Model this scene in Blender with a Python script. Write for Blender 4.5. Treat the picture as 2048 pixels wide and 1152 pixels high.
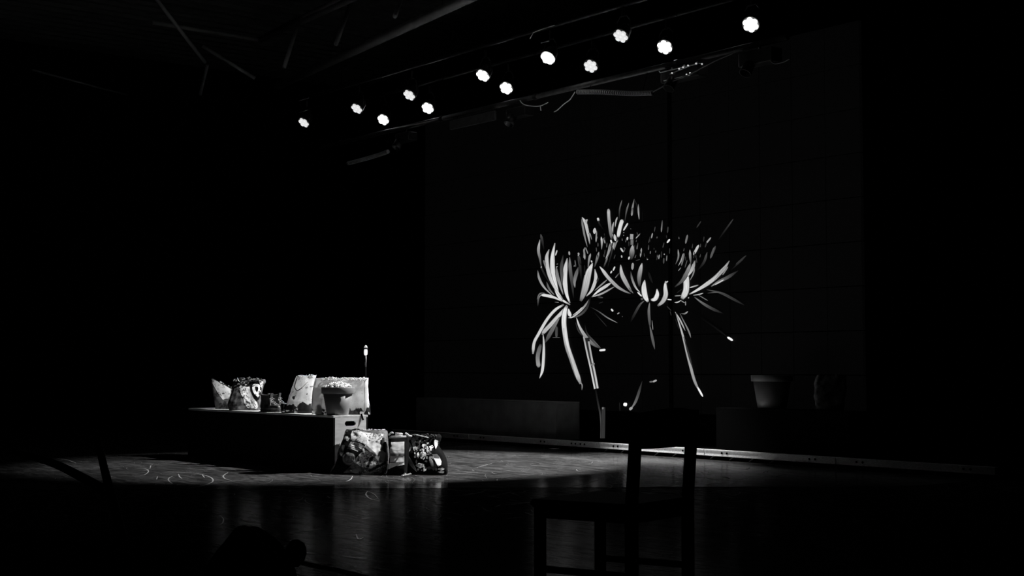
import bpy, bmesh, math, random
from mathutils import Vector, Matrix, noise, geometry
from mathutils.bvhtree import BVHTree
random.seed(7)
for o in list(bpy.data.objects): bpy.data.objects.remove(o)
S = bpy.context.scene
COL = S.collection
PI = math.pi

# ------------------------------------------------------------------ camera
FPX, CX, CY = 2844.0, 1024.0, 576.0
EYE = Vector((0, 0, 1.1))
YAW = math.radians(38.2123); PIT = math.radians(3.15975)
F0 = Vector((-math.cos(YAW), math.sin(YAW), 0)); RT = Vector((math.sin(YAW), math.cos(YAW), 0)); UPZ = Vector((0, 0, 1))
FW = F0*math.cos(PIT) + UPZ*math.sin(PIT); UPC = -F0*math.sin(PIT) + UPZ*math.cos(PIT)
cam = bpy.data.objects.new('camera', bpy.data.cameras.new('camera')); COL.objects.link(cam)
cam.data.sensor_width = 36; cam.data.lens = FPX*36/2048
cam.data.clip_start = .05; cam.data.clip_end = 200
cam.matrix_world = Matrix.Translation(EYE) @ Matrix((RT, UPC, -FW)).transposed().to_4x4()
S.camera = cam
S.view_settings.view_transform = 'Standard'; S.view_settings.look = 'None'
S.view_settings.gamma = 1; S.view_settings.exposure = 0; S.view_settings.use_curve_mapping = False

# ------------------------------------------------------------------ world and lights
W = bpy.data.worlds.new('hall'); S.world = W; W.use_nodes = True
W.node_tree.nodes['Background'].inputs[0].default_value = (1, 1, 1, 1)
W.node_tree.nodes['Background'].inputs[1].default_value = .0004
LAMP_AT = Vector((-11.8, 11.62, 5.05)); AIM = Vector((-13.45, 9.15, 0))   # a lamp just above the frame, upstage right
def spot(name, loc, aim, power, size, blend, rad):
    l = bpy.data.lights.new(name, 'SPOT'); l.energy = power; l.spot_size = math.radians(size); l.spot_blend = blend; l.shadow_soft_size = rad
    o = bpy.data.objects.new(name, l); COL.objects.link(o); o.location = loc
    o.rotation_euler = (Vector(aim)-Vector(loc)).to_track_quat('-Z', 'Y').to_euler()
    return o
spot('spot_light', LAMP_AT, AIM, 3900, 53, .42, .03)
spot('rail_light', (-13.70, 11.24, 4.84), (-12.45, 12.05, 0), 3000, 33, 1, .04)      # the brightest lamp in view
spot('roof_light', (-9.5, 3.2, 4.4), (-14, 6.5, 7.4), 14, 75, .6, .2)       # added dim fill aimed up at the roof, no fitting, above the frame

# ------------------------------------------------------------------ projection helpers (points on real planes)
def ray(x, y): return FW + RT*((x-CX)/FPX) + UPC*((CY-y)/FPX)
def onz(x, y, z):
    d = ray(x, y); return EYE + d*((z-EYE.z)/d.z)
def onY(x, y, Y):
    d = ray(x, y); return EYE + d*(Y/d.y)
def onX(x, y, X):
    d = ray(x, y); return EYE + d*(X/d.x)
def atd(x, y, dist):
    d = ray(x, y); return EYE + d*(dist/d.dot(F0))
def camxy(r, d, z=0): return Vector((RT.x*r + F0.x*d, RT.y*r + F0.y*d, z))

# ------------------------------------------------------------------ materials (greyscale photograph)
def g4(v): return (v, v, v, 1)
def new_mat(name):
    m = bpy.data.materials.new(name); m.use_nodes = True
    nt = m.node_tree; return m, nt, nt.nodes['Principled BSDF']
def mat(name, v, rough=.6, metal=0, spec=.5, nscale=0, namp=.3, bump=0, sheen=0, aniso=None):
    m, nt, p = new_mat(name)
    p.inputs['Base Color'].default_value = g4(v); p.inputs['Roughness'].default_value = rough
    p.inputs['Metallic'].default_value = metal; p.inputs['Specular IOR Level'].default_value = spec
    if nscale:
        tc = nt.nodes.new('ShaderNodeTexCoord'); mp = nt.nodes.new('ShaderNodeMapping'); n = nt.nodes.new('ShaderNodeTexNoise')
        if aniso: mp.inputs['Scale'].default_value = aniso
        n.inputs['Scale'].default_value = nscale; n.inputs['Detail'].default_value = 6
        r = nt.nodes.new('ShaderNodeMapRange'); r.inputs[1].default_value = .25; r.inputs[2].default_value = .75
        r.inputs[3].default_value = v*(1-namp); r.inputs[4].default_value = v*(1+namp)
        nt.links.new(tc.outputs['Object'], mp.inputs[0]); nt.links.new(mp.outputs[0], n.inputs[0]); nt.links.new(n.outputs[0], r.inputs[0]); nt.links.new(r.outputs[0], p.inputs['Base Color'])
        if bump:
            b = nt.nodes.new('ShaderNodeBump'); b.inputs['Strength'].default_value = bump; b.inputs['Distance'].default_value = .01
            nt.links.new(n.outputs[0], b.inputs['Height']); nt.links.new(b.outputs[0], p.inputs['Normal'])
    return m
def stained(name, clean, dirt, scale, lo, hi, rough=.6, trans=0, fine=True, bump=.3, lowdirt=None):
    """clean cloth or film with irregular soil stains; lowdirt = (z0, z1): soil collects below z1 in the bag"""
    m, nt, p = new_mat(name); N = nt.nodes; L = nt.links
    tc = N.new('ShaderNodeTexCoord'); n = N.new('ShaderNodeTexNoise'); n.inputs['Scale'].default_value = scale; n.inputs['Detail'].default_value = 8; n.inputs['Roughness'].default_value = .65
    L.new(tc.outputs['Object'], n.inputs[0])
    r = N.new('ShaderNodeMapRange'); r.interpolation_type = 'SMOOTHSTEP'; r.inputs[1].default_value = lo; r.inputs[2].default_value = hi
    L.new(n.outputs[0], r.inputs[0]); fac = r.outputs[0]
    if fine:
        n2 = N.new('ShaderNodeTexNoise'); n2.inputs['Scale'].default_value = scale*9; n2.inputs['Detail'].default_value = 3
        L.new(tc.outputs['Object'], n2.inputs[0])
        r2 = N.new('ShaderNodeMapRange'); r2.interpolation_type = 'SMOOTHSTEP'; r2.inputs[1].default_value = .6; r2.inputs[2].default_value = .72
        L.new(n2.outputs[0], r2.inputs[0])
        mx = N.new('ShaderNodeMath'); mx.operation = 'MULTIPLY_ADD'; mx.inputs[1].default_value = .55; mx.use_clamp = True
        L.new(r2.outputs[0], mx.inputs[0]); L.new(fac, mx.inputs[2]); fac = mx.outputs[0]
    if lowdirt:
        sp = N.new('ShaderNodeSeparateXYZ'); L.new(tc.outputs['Object'], sp.inputs[0])
        n3 = N.new('ShaderNodeTexNoise'); n3.inputs['Scale'].default_value = 11; n3.inputs['Detail'].default_value = 7; L.new(tc.outputs['Object'], n3.inputs[0])
        a = N.new('ShaderNodeMath'); a.operation = 'MULTIPLY_ADD'; a.inputs[1].default_value = -.85; L.new(n3.outputs[0], a.inputs[0]); L.new(sp.outputs[2], a.inputs[2])
        r3 = N.new('ShaderNodeMapRange'); r3.interpolation_type = 'SMOOTHSTEP'; r3.inputs[1].default_value = lowdirt[1]-.425; r3.inputs[2].default_value = lowdirt[0]-.425
        r3.inputs[3].default_value = 0; r3.inputs[4].default_value = 1
        L.new(a.outputs[0], r3.inputs[0])
        mx = N.new('ShaderNodeMath'); mx.operation = 'MAXIMUM'; L.new(r3.outputs[0], mx.inputs[0]); L.new(fac, mx.inputs[1]); fac = mx.outputs[0]
    c = N.new('ShaderNodeMix'); c.data_type = 'RGBA'; c.inputs[6].default_value = g4(clean); c.inputs[7].default_value = g4(dirt)
    L.new(fac, c.inputs[0]); L.new(c.outputs[2], p.inputs['Base Color'])
    p.inputs['Roughness'].default_value = rough
    b = N.new('ShaderNodeBump'); b.inputs['Strength'].default_value = bump; b.inputs['Distance'].default_value = .008
    L.new(n.outputs[0], b.inputs['Height']); L.new(b.outputs[0], p.inputs['Normal'])
    if trans:
        t = N.new('ShaderNodeBsdfTranslucent'); L.new(c.outputs[2], t.inputs[0])
        ms = N.new('ShaderNodeMixShader'); ms.inputs[0].default_value = trans
        L.new(p.outputs[0], ms.inputs[1]); L.new(t.outputs[0], ms.inputs[2]); L.new(ms.outputs[0], N['Material Output'].inputs[0])
    return m
def glowing(name, strength, falloff=0):
    m, nt, p = new_mat(name)
    p.inputs['Base Color'].default_value = g4(.3); p.inputs['Emission Color'].default_value = g4(1); p.inputs['Emission Strength'].default_value = strength
    if falloff:
        tc = nt.nodes.new('ShaderNodeTexCoord'); sp = nt.nodes.new('ShaderNodeVectorMath'); sp.operation = 'LENGTH'
        mul = nt.nodes.new('ShaderNodeVectorMath'); mul.operation = 'MULTIPLY'; mul.inputs[1].default_value = (1, 1, 0)
        r = nt.nodes.new('ShaderNodeMapRange'); r.inputs[1].default_value = .004; r.inputs[2].default_value = .027
        r.inputs[3].default_value = strength; r.inputs[4].default_value = strength*(1-falloff)
        nt.links.new(tc.outputs['Object'], mul.inputs[0]); nt.links.new(mul.outputs[0], sp.inputs[0]); nt.links.new(sp.outputs['Value'], r.inputs[0]); nt.links.new(r.outputs[0], p.inputs['Emission Strength'])
    return m

M = {}
M['black'] = mat('black_paint', .002, .9, spec=.02)
M['black_metal'] = mat('black_metal', .02, .4, .3)
M['wall'] = mat('black_drape', .004, .95, spec=.05)
M['ceil'] = mat('dark_roof_sheet', .06, .9, nscale=3, namp=.3)
M['steel'] = mat('grey_steel', .20, .6, nscale=4, namp=.25)
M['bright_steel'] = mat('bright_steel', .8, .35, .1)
M['rib'] = mat('pale_hose_rib', .28, .4)
M['pipe'] = mat('dull_pipe', .09, .45, .4, nscale=14)
M['alu'] = mat('aluminium_rail', .62, .5, .05, nscale=6, namp=.35, aniso=(6, 1, 30))
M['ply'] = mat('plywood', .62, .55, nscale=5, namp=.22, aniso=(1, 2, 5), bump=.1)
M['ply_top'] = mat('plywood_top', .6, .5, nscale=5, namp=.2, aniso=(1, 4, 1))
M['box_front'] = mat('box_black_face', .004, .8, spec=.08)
M['box_grey'] = mat('box_grey_face', .26, .7, nscale=5)
M['chair'] = mat('chair_black_wood', .004, .75, spec=.08)
M['scuff'] = mat('pale_scuff', .30, .55, nscale=60, namp=.8)
def sheen_mat():
    m, nt, p = new_mat('shiny_scuff'); g_ = nt.nodes.new('ShaderNodeBsdfGlossy'); g_.inputs['Roughness'].default_value = .22; g_.inputs[0].default_value = g4(.5)
    nt.links.new(g_.outputs[0], nt.nodes['Material Output'].inputs[0]); return m
M['scuff_shiny'] = sheen_mat()
M['scuff_soft'] = mat('grey_scuff', .13, .5, nscale=50, namp=.8)
M['pot'] = mat('pale_plastic_pot', .17, .42, nscale=3, namp=.1)
M['pot_dim'] = mat('grey_plastic_pot', .13, .5, nscale=3, namp=.1)
M['crumb'] = mat('pale_crumbs', .78, .8, nscale=30, namp=.3)
M['soil'] = mat('dark_soil', .05, .95, nscale=40, namp=.6, bump=.6)
M['white_film'] = stained('white_stained_sack', .84, .015, 9, .60, .655, .5, .5, lowdirt=(.085, .125))
M['white_film_b'] = stained('white_speckled_sack', .84, .015, 11, .63, .67, .5, .5, lowdirt=(.0, .03))
M['gusset'] = stained('clear_white_film', .85, .6, 9, .55, .8, .35, .5, fine=False, bump=.15)
M['pale_cloth'] = stained('pale_soiled_cloth', .66, .05, 14, .52, .70, .7)
M['sack_dark'] = stained('mottled_dark_sack', .12, .006, 12, .42, .62, .8)
M['ink'] = mat('black_ink', .004, .85, spec=.05)  # black print, also painted shade on the striped sack
M['ink_grey'] = mat('grey_ink', .17, .6, nscale=16, namp=.35)
M['ink_mid'] = mat('mid_grey_ink', .075, .6, nscale=20, namp=.5)
M['ink_white'] = mat('white_ink', .75, .5, nscale=20, namp=.15)
M['ink_soft'] = mat('soft_white_ink', .5, .6, nscale=22, namp=.45)
M['ink_stain'] = stained('stained_white_ink', .78, .03, 30, .55, .63, .6)
M['ink_speck'] = stained('speckled_white_ink', .62, .02, 42, .48, .58, .6)
M['strap'] = mat('black_webbing', .006, .8, spec=.15)
M['leather'] = mat('dark_worn_leather', .045, .36, nscale=22, namp=.9, bump=.5)
M['sole'] = mat('dark_rubber_sole', .02, .7, nscale=25)
M['lace'] = mat('pale_lace', .22, .7)
def glass_mat():
    m, nt, p = new_mat('clear_glass'); p.inputs['Base Color'].default_value = g4(.95); p.inputs['Roughness'].default_value = .05
    p.inputs['Transmission Weight'].default_value = 1; p.inputs['IOR'].default_value = 1.45; return m
M['glass'] = glass_mat()
def floor_mat(name, gloss, rough, lo_, hi_):
    m, nt, p = new_mat(name); N = nt.nodes; L = nt.links
    tc = N.new('ShaderNodeTexCoord')
    def streak(scale, rot, sx, sy, lo, hi):
        mp = N.new('ShaderNodeMapping'); mp.inputs['Rotation'].default_value[2] = rot; mp.inputs['Scale'].default_value = (sx, sy, 1)
        n = N.new('ShaderNodeTexNoise'); n.inputs['Scale'].default_value = scale; n.inputs['Detail'].default_value = 8; n.inputs['Roughness'].default_value = .72
        n.inputs['Distortion'].default_value = .8
        L.new(tc.outputs['Object'], mp.inputs[0]); L.new(mp.outputs[0], n.inputs[0])
        r = N.new('ShaderNodeMapRange'); r.inputs[1].default_value = lo; r.inputs[2].default_value = hi; L.new(n.outputs[0], r.inputs[0]); return r.outputs[0]
    a = streak(2.6, .9, 1, 4.2, .44, .74); b = streak(3.4, -.5, 1, 4.5, .46, .76); c = streak(.7, 0, 1, 1, .3, .68)
    ad = N.new('ShaderNodeMath'); ad.operation = 'ADD'; L.new(a, ad.inputs[0]); L.new(b, ad.inputs[1])
    mu = N.new('ShaderNodeMath'); mu.operation = 'MULTIPLY'; L.new(ad.outputs[0], mu.inputs[0]); L.new(c, mu.inputs[1])
    r = N.new('ShaderNodeMapRange'); r.inputs[1].default_value = 0; r.inputs[2].default_value = 1; r.inputs[3].default_value = lo_; r.inputs[4].default_value = hi_
    L.new(mu.outputs[0], r.inputs[0])
    wv = streak(1.2, -1.03, 1, 26, .3, .7)
    bp = N.new('ShaderNodeBump'); bp.inputs['Strength'].default_value = .10; bp.inputs['Distance'].default_value = .002
    L.new(wv, bp.inputs['Height'])
    df = N.new('ShaderNodeBsdfDiffuse'); L.new(r.outputs[0], df.inputs[0])
    gs = N.new('ShaderNodeBsdfGlossy'); gs.inputs['Roughness'].default_value = rough; L.new(bp.outputs[0], gs.inputs['Normal'])
    gc = N.new('ShaderNodeMapRange'); gc.inputs[3].default_value = gloss*1.2; gc.inputs[4].default_value = gloss*.6; L.new(ad.outputs[0], gc.inputs[0]); L.new(gc.outputs[0], gs.inputs[0])
    sm = N.new('ShaderNodeAddShader'); L.new(df.outputs[0], sm.inputs[0]); L.new(gs.outputs[0], sm.inputs[1]); L.new(sm.outputs[0], N['Material Output'].inputs[0])
    return m
M['floor'] = floor_mat('worn_black_floor', .075, .13, .010, .07); M['vinyl'] = floor_mat('black_dance_vinyl', .42, .10, .012, .105)
def picture_mat():
    m, nt, p = new_mat('screen_picture'); N = nt.nodes; L = nt.links
    at = N.new('ShaderNodeAttribute'); at.attribute_name = 'glow'; ac = N.new('ShaderNodeAttribute'); ac.attribute_name = 'across'; al = N.new('ShaderNodeAttribute'); al.attribute_name = 'along'
    cb = N.new('ShaderNodeCombineXYZ'); L.new(ac.outputs['Fac'], cb.inputs[0]); L.new(al.outputs['Fac'], cb.inputs[1])
    mp = N.new('ShaderNodeMapping'); mp.inputs['Scale'].default_value = (3.2, .30, 1); L.new(cb.outputs[0], mp.inputs[0])
    n = N.new('ShaderNodeTexNoise'); n.inputs['Scale'].default_value = 1.5; n.inputs['Detail'].default_value = 5; L.new(mp.outputs[0], n.inputs[0])
    r = N.new('ShaderNodeMapRange'); r.inputs[1].default_value = .3; r.inputs[2].default_value = .68; r.inputs[3].default_value = .62; r.inputs[4].default_value = 1.12; L.new(n.outputs[0], r.inputs[0])
    ab = N.new('ShaderNodeMath'); ab.operation = 'ABSOLUTE'; L.new(ac.outputs['Fac'], ab.inputs[0])
    e = N.new('ShaderNodeMapRange'); e.interpolation_type = 'SMOOTHSTEP'; e.inputs[1].default_value = 1; e.inputs[2].default_value = .62; L.new(ab.outputs[0], e.inputs[0])
    m1 = N.new('ShaderNodeMath'); m1.operation = 'MULTIPLY'; L.new(at.outputs['Fac'], m1.inputs[0]); L.new(r.outputs[0], m1.inputs[1])
    m2 = N.new('ShaderNodeMath'); m2.operation = 'MULTIPLY'; L.new(m1.outputs[0], m2.inputs[0]); L.new(e.outputs[0], m2.inputs[1])
    p.inputs['Base Color'].default_value = g4(.003); p.inputs['Specular IOR Level'].default_value = 0; p.inputs['Emission Color'].default_value = g4(1)
    L.new(m2.outputs[0], p.inputs['Emission Strength']); return m
M['picture'] = picture_mat()
def panel_mat():
    m, nt, p = new_mat('screen_panel_black'); p.inputs['Base Color'].default_value = g4(.004); p.inputs['Roughness'].default_value = .8; p.inputs['Specular IOR Level'].default_value = .1
    p.inputs['Emission Color'].default_value = g4(1); p.inputs['Emission Strength'].default_value = .0007; return m
M['panel'] = panel_mat()

# ------------------------------------------------------------------ mesh helpers
def link(name, me, m, parent=None, smooth=False):
    o = bpy.data.objects.new(name, me); COL.objects.link(o)
    if m: me.materials.append(m)
    if parent: o.parent = parent
    if smooth:
        for p in me.polygons: p.use_smooth = True
    return o
def obj(name, bm, m, parent=None, smooth=False):
    me = bpy.data.meshes.new(name); bm.normal_update(); bm.to_mesh(me); bm.free()
    return link(name, me, m, parent, smooth)
def tag(o, label=None, cat=None, group=None, kind=None):
    if label: o['label'] = label
    if cat: o['category'] = cat
    if group: o['group'] = group
    if kind: o['kind'] = kind
    return o
def empty(name, loc, label, cat, group=None, rz=0):
    o = bpy.data.objects.new(name, None); COL.objects.link(o); o.location = loc; o.rotation_euler = (0, 0, rz); o.empty_display_size = .1
    return tag(o, label, cat, group)
def box(bm, c, s, bev=0, rot=None):
    mtx = Matrix.Translation(c) @ (rot.to_4x4() if rot else Matrix()) @ Matrix.Diagonal((*s, 1))
    g = bmesh.ops.create_cube(bm, size=1, matrix=mtx)
    if bev:
        es = set(e for v in g['verts'] for e in v.link_edges)
        bmesh.ops.bevel(bm, geom=list(es), offset=bev, segments=2, affect='EDGES', profile=.5)
    return bm
def B(): return bmesh.new()
def tube(bm, pts, r, seg=8, cap=True):
    pts = [Vector(p) for p in pts]; n = len(pts); rs = r if isinstance(r, (list, tuple)) else [r]*n
    prev = None; rings = []
    for i, p in enumerate(pts):
        t = (pts[min(i+1, n-1)]-pts[max(i-1, 0)]).normalized()
        if prev is None:
            a = t.orthogonal().normalized()
        else:
            a = (prev - t*prev.dot(t)).normalized()
        prev = a; b = t.cross(a)
        rings.append([bm.verts.new(p+(a*math.cos(2*PI*k/seg)+b*math.sin(2*PI*k/seg))*rs[i]) for k in range(seg)])
    for i in range(n-1):
        for k in range(seg):
            bm.faces.new((rings[i][k], rings[i][(k+1) % seg], rings[i+1][(k+1) % seg], rings[i+1][k]))
    if cap:
        bm.faces.new(rings[0][::-1]); bm.faces.new(rings[-1])
    return bm
def lathe(bm, prof, seg=32, c=(0, 0, 0), mtx=None):
    rings = []
    for r, z in prof:
        ring = []
        for k in range(seg):
            p = Vector((r*math.cos(2*PI*k/seg), r*math.sin(2*PI*k/seg), z))
            p = mtx @ p if mtx else p + Vector(c)
            ring.append(bm.verts.new(p))
        rings.append(ring)
    for a, b in zip(rings, rings[1:]):
        for k in range(seg): bm.faces.new((a[k], a[(k+1) % seg], b[(k+1) % seg], b[k]))
    for ring, fl in ((rings[0], True), (rings[-1], False)):
        if (Vector(ring[0].co)-Vector(ring[seg//2].co)).length > 1e-5: bm.faces.new(ring[::-1] if fl else ring)
    return bm
def catmull(pts, n):
    pts = [Vector(p) for p in pts]
    if len(pts) == 2: return [pts[0].lerp(pts[1], i/(n-1)) for i in range(n)]
    P = [pts[0]*2-pts[1]]+pts+[pts[-1]*2-pts[-2]]; out = []
    m = len(pts)-1
    for i in range(n):
        t = i/(n-1)*m; k = min(int(t), m-1); u = t-k; p0, p1, p2, p3 = P[k:k+4]
        out.append(.5*((2*p1)+(p2-p0)*u+(2*p0-5*p1+4*p2-p3)*u*u+(3*p1-p0-3*p2+p3)*u**3))
    return out
def zt(x0, y0, s): return lambda L: [(x0+x/s, y0+y/s) for x, y in L]
def lumps(bm, pts, rmin, rmax):
    for p in pts:
        r = random.uniform(rmin, rmax)
        mt = Matrix.Translation(p) @ Matrix.Rotation(random.uniform(0, 6), 4, (random.random(), random.random(), 1)) @ Matrix.Diagonal((r*random.uniform(.7, 1.4), r*random.uniform(.7, 1.2), r*random.uniform(.5, 1), 1))
        bmesh.ops.create_icosphere(bm, subdivisions=1, radius=1, matrix=mt)
    return bm

# ------------------------------------------------------------------ the hall
YDECK, YSCR = 12.30, 13.50
def slab(name, c, s, m): return tag(obj(name, box(B(), c, s), m), kind='structure')
floor = slab('floor', (-10, 6, -.1), (36, 23, .2), M['floor'])
q1, q2 = onz(-300, 981, 0), onz(1500, 974, 0); dq = (q2-q1).normalized(); q1 = q1-dq*4; q2 = q2+dq*1.5
bm = B(); vs = [bm.verts.new((x, y, .002)) for x, y in ((q1.x, q1.y), (q2.x, q2.y), (q2.x, 12.2), (q1.x, 12.2))]; bm.faces.new(vs)
ex = bmesh.ops.extrude_face_region(bm, geom=bm.faces[:])
for e in ex['geom']:
    if isinstance(e, bmesh.types.BMVert): e.co.z = .0001
bmesh.ops.recalc_face_normals(bm, faces=bm.faces[:])
vin = obj('vinyl_sheet', bm, M['vinyl'], floor)
slab('ceiling', (-10, 6, 7.6), (36, 23, .2), M['ceil'])
slab('wall_back', (-10, 17.4, 3.75), (36, .2, 7.5), M['wall'])
slab('wall_front', (-10, -5.4, 3.75), (36, .2, 7.5), M['wall'])
slab('wall_left', (-27.9, 6, 3.75), (.2, 22.6, 7.5), M['wall'])
slab('wall_right', (7.9, 6, 3.75), (.2, 22.6, 7.5), M['wall'])
# corrugation of the roof, and beams
ceil = bpy.data.objects['ceiling']
bm = B()
for k in range(90): box(bm, (-27+k*.36, 6, 7.47), (.12, 22, .06))
o = obj('roof_rib', bm, M['ceil'], ceil); o['kind'] = 'stuff'

def beam(a, b, r, name='trim_1'):
    return tube(B(), [a, b], r, 8)
def ext(a, b, t0, t1): return a.lerp(b, t0), a.lerp(b, t1)
roof = empty('roof_truss', (-14, 6, 6.2), 'grey steel roof truss of long tubes under the dark roof', 'roof truss')
def rb(p, q, z1, z2, r, name, t0=0, t1=1):
    a = onz(*p, z1); b = onz(*q, z2); a, b = ext(a, b, t0, t1)
    off = Vector(roof.location); obj(name, tube(B(), [a-off, b-off], r, 10), M['steel'], roof, True)
rb((570, 165), (930, 0), 6.0, 6.0, .07, 'bottom_chord', -.05, 1.6)
rb((520, 80), (700, 0), 6.9, 6.9, .05, 'top_chord', 0, 2.2)
rb((528, 72), (690, -8), 6.95, 6.95, .035, 'top_chord', 0, 2.2)
rb((305, 45), (520, 80), 6.9, 6.9, .035, 'cross_beam', 0, 1.0)
rb((598, 42), (568, 135), 6.9, 6.0, .035, 'web_strut')
rb((702, 5), (672, 88), 6.9, 6.0, .035, 'web_strut')
rb((805, -10), (790, 32), 6.9, 6.0, .035, 'web_strut')
rb((308, -8), (410, 125), 6.9, 6.1, .03, 'web_strut')
rb((405, 92), (510, 157), 6.5, 6.0, .03, 'web_strut')
rb((415, 130), (400, 190), 6.5, 6.0, .03, 'web_strut')
rb((65, 140), (255, 190), 6.2, 6.2, .018, 'cross_beam')

# ------------------------------------------------------------------ stage deck, its aluminium edge, the screen
deck = tag(obj('stage_deck', box(B(), (-12.5, 14.75, .035), (17, 4.85, .07)), M['black']), 'low black stage deck behind the aluminium edge rail', 'stage deck')
rail = empty('edge_rail', (-12.5, YDECK, 0), 'long aluminium edge rail along the foot of the stage deck', 'rail')
segs = [-18.6, -16.6, -14.6, -13.78, -11.9, -9.95, -8.0]
for a, b in zip(segs, segs[1:]):
    bm = B(); L = b-a-.012; cxx = (a+b)/2+12.5
    box(bm, (cxx, 0, .085), (L, .05, .075), .004); box(bm, (cxx, -.027, .116), (L, .012, .010)); box(bm, (cxx, -.027, .054), (L, .012, .010))
    o = obj('rail_section', bm, M['alu'], rail)
    for xc in (a+.28, a+.36, b-.36, b-.28):
        bb = B(); lathe(bb, [(.013, 0), (.013, .006)], 10, mtx=Matrix.Translation((xc+12.5, -.026, .087)) @ Matrix.Rotation(PI/2, 4, 'X'))
        obj('bolt', bb, M['black'], o)
bm = B()
for k in range(34):
    x = -18.3+k*.31; bb = B(); a = random.uniform(-.5, .5)
    tube(bb, [(x+12.5-.05*math.cos(a), -.005, .004), (x+12.5+.03, -.012, .05)], .008, 6)
    obj('foot', bb, M['pipe'], rail)
scrap = B(); bmesh.ops.create_grid(scrap, x_segments=4, y_segments=4, size=.05)
for v in scrap.verts: v.co.z = .012+abs(noise.noise(v.co*40))*.03; v.co.x *= 1.4
sc = tag(obj('paper_scrap', scrap, M['ink_white']), 'small white paper scrap lying beneath the aluminium rail', 'scrap'); p = onz(1044, 902, 0); sc.location = (p.x, YDECK-.12, 0)

# screen of square panels
zA, zB = onY(1220, 525, YSCR).z, onY(1220, 599, YSCR).z
PZ = (zA-zB); XG = onY(1343, 500, YSCR).x
screen = empty('video_screen', (XG, YSCR, .07), 'tall dark video screen showing pale drooping flowers', 'screen')
zbot = zA-PZ*math.floor((zA-.12)/PZ)
me = None
for side in (-1, 1):
    for i in range(11 if side < 0 else 6):
        for j in range(9):
            xc = side*(.035+PZ*(i+.5)); zc = zbot+PZ*(j+.5)-.07
            if me is None:
                bm = B(); box(bm, (0, 0, 0), (PZ-.012, .05, PZ-.012), .003); me = bpy.data.meshes.new('panel'); bm.to_mesh(me); bm.free(); me.materials.append(M['panel'])
            o = bpy.data.objects.new('panel', me); COL.objects.link(o); o.parent = screen; o.location = (xc, 0, zc)
bm = B(); box(bm, (0, .0, (zbot+9*PZ)/2), (.055, .075, zbot+9*PZ)); obj('mast', bm, M['black'], screen)
bm = B(); box(bm, (-2.5*PZ, .03, zbot/2), (17*PZ+.1, .06, zbot), .005); obj('base_beam', bm, M['black'], screen)
wdt = 7*PZ

def catp(L): return L
Z5 = (1050, 460, 5.76); Z6 = (1150, 390, 7.68); Z7 = (1220, 500, 7.2); Z8 = (1050, 620, 4.115); Z2 = (1040, 380, 2.2146)
PET = []
def pet(z, pts, w, g0, g1=None, shape='petal'): PET.append((z, pts, w, g0, g0 if g1 is None else g1, shape))
# ---- left flower
pet(Z5, [(520, 862), (400, 780), (350, 640), (320, 480), (318, 300), (345, 150)], 58, .86, .8)
pet(Z5, [(440, 805), (330, 640), (270, 480), (250, 320), (278, 222)], 48, .82, .66)
pet(Z5, [(518, 842), (480, 740), (460, 600), (465, 450), (487, 325)], 58, .88, .74)
pet(Z5, [(440, 745), (400, 620), (370, 520), (360, 415)], 42, .6, .4)
pet(Z5, [(430, 640), (425, 540), (420, 420), (440, 290)], 40, .4, .2)
pet(Z5, [(560, 790), (540, 600), (520, 450), (515, 312)], 44, .12, .5)
pet(Z5, [(575, 665), (570, 590), (590, 510), (614, 428)], 44, .55, .32)
pet(Z5, [(640, 820), (690, 680), (730, 500), (778, 382)], 84, .5, .88, 'leaf')
pet(Z5, [(705, 765), (770, 690), (815, 560), (805, 450)], 42, .72, .75)
pet(Z5, [(320, 760), (220, 660), (165, 560), (146, 465)], 30, .62, .5)
pet(Z5, [(340, 750), (280, 680), (248, 595)], 24, .5, .3)
pet(Z5, [(300, 640), (230, 520), (190, 430), (180, 340)], 24, .12, .2)
pet(Z5, [(240, 450), (225, 380), (212, 345)], 24, .5, .4)
pet(Z5, [(435, 825), (330, 775), (230, 752), (180, 750)], 38, .82, .8)
pet(Z5, [(390, 835), (340, 830)], 10, .6, .3)
pet(Z5, [(185, 748), (155, 790), (147, 885)], 22, .6, .12)
pet(Z5, [(230, 725), (170, 735), (138, 800)], 18, .4, .4)
pet(Z5, [(190, 440), (170, 320), (155, 230), (172, 110)], 36, .25, .72)
pet(Z5, [(220, 240), (198, 120), (180, 45)], 32, .06, .32)
pet(Z5, [(350, 295), (370, 232)], 20, .75)
pet(Z5, [(512, 290), (508, 245)], 24, .6)
pet(Z5, [(650, 610), (640, 470), (625, 360), (612, 260)], 34, .06, .35)
pet(Z5, [(690, 520), (685, 400)], 20, .1, .12)
pet(Z5, [(612, 300), (622, 272)], 20, .6)
pet(Z5, [(585, 425), (575, 345)], 16, .35)
pet(Z5, [(775, 765), (850, 700), (920, 655), (1005, 600)], 38, .88, .7)
pet(Z5, [(765, 772), (880, 735), (1040, 648)], 24, .72, .5)
pet(Z5, [(800, 700), (880, 630), (952, 568)], 18, .55, .5)
pet(Z5, [(1219, 734), (1150, 705), (1060, 650), (960, 550), (900, 470), (860, 420)], 42, .4, .85)
pet(Z5, [(495, 1012), (550, 1002), (640, 930), (700, 860), (735, 800)], 24, .9, .4)
pet(Z5, [(560, 1010), (640, 975), (710, 900), (760, 760)], 30, .4, .1)
pet(Z5, [(500, 905), (510, 960), (528, 1002)], 44, .82, .85)
pet(Z5, [(545, 985), (620, 930), (665, 885)], 16, .75)
pet(Z5, [(740, 880), (850, 940), (950, 1010), (1065, 1070)], 16, .1, .62)
pet(Z5, [(790, 940), (870, 1030), (945, 1115)], 10, .1, .2)
pet(Z5, [(992, 908), (1015, 938)], 26, .85); pet(Z5, [(1062, 968), (1088, 952)], 18, .6); pet(Z5, [(1118, 1000), (1126, 994)], 12, .3)
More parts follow.
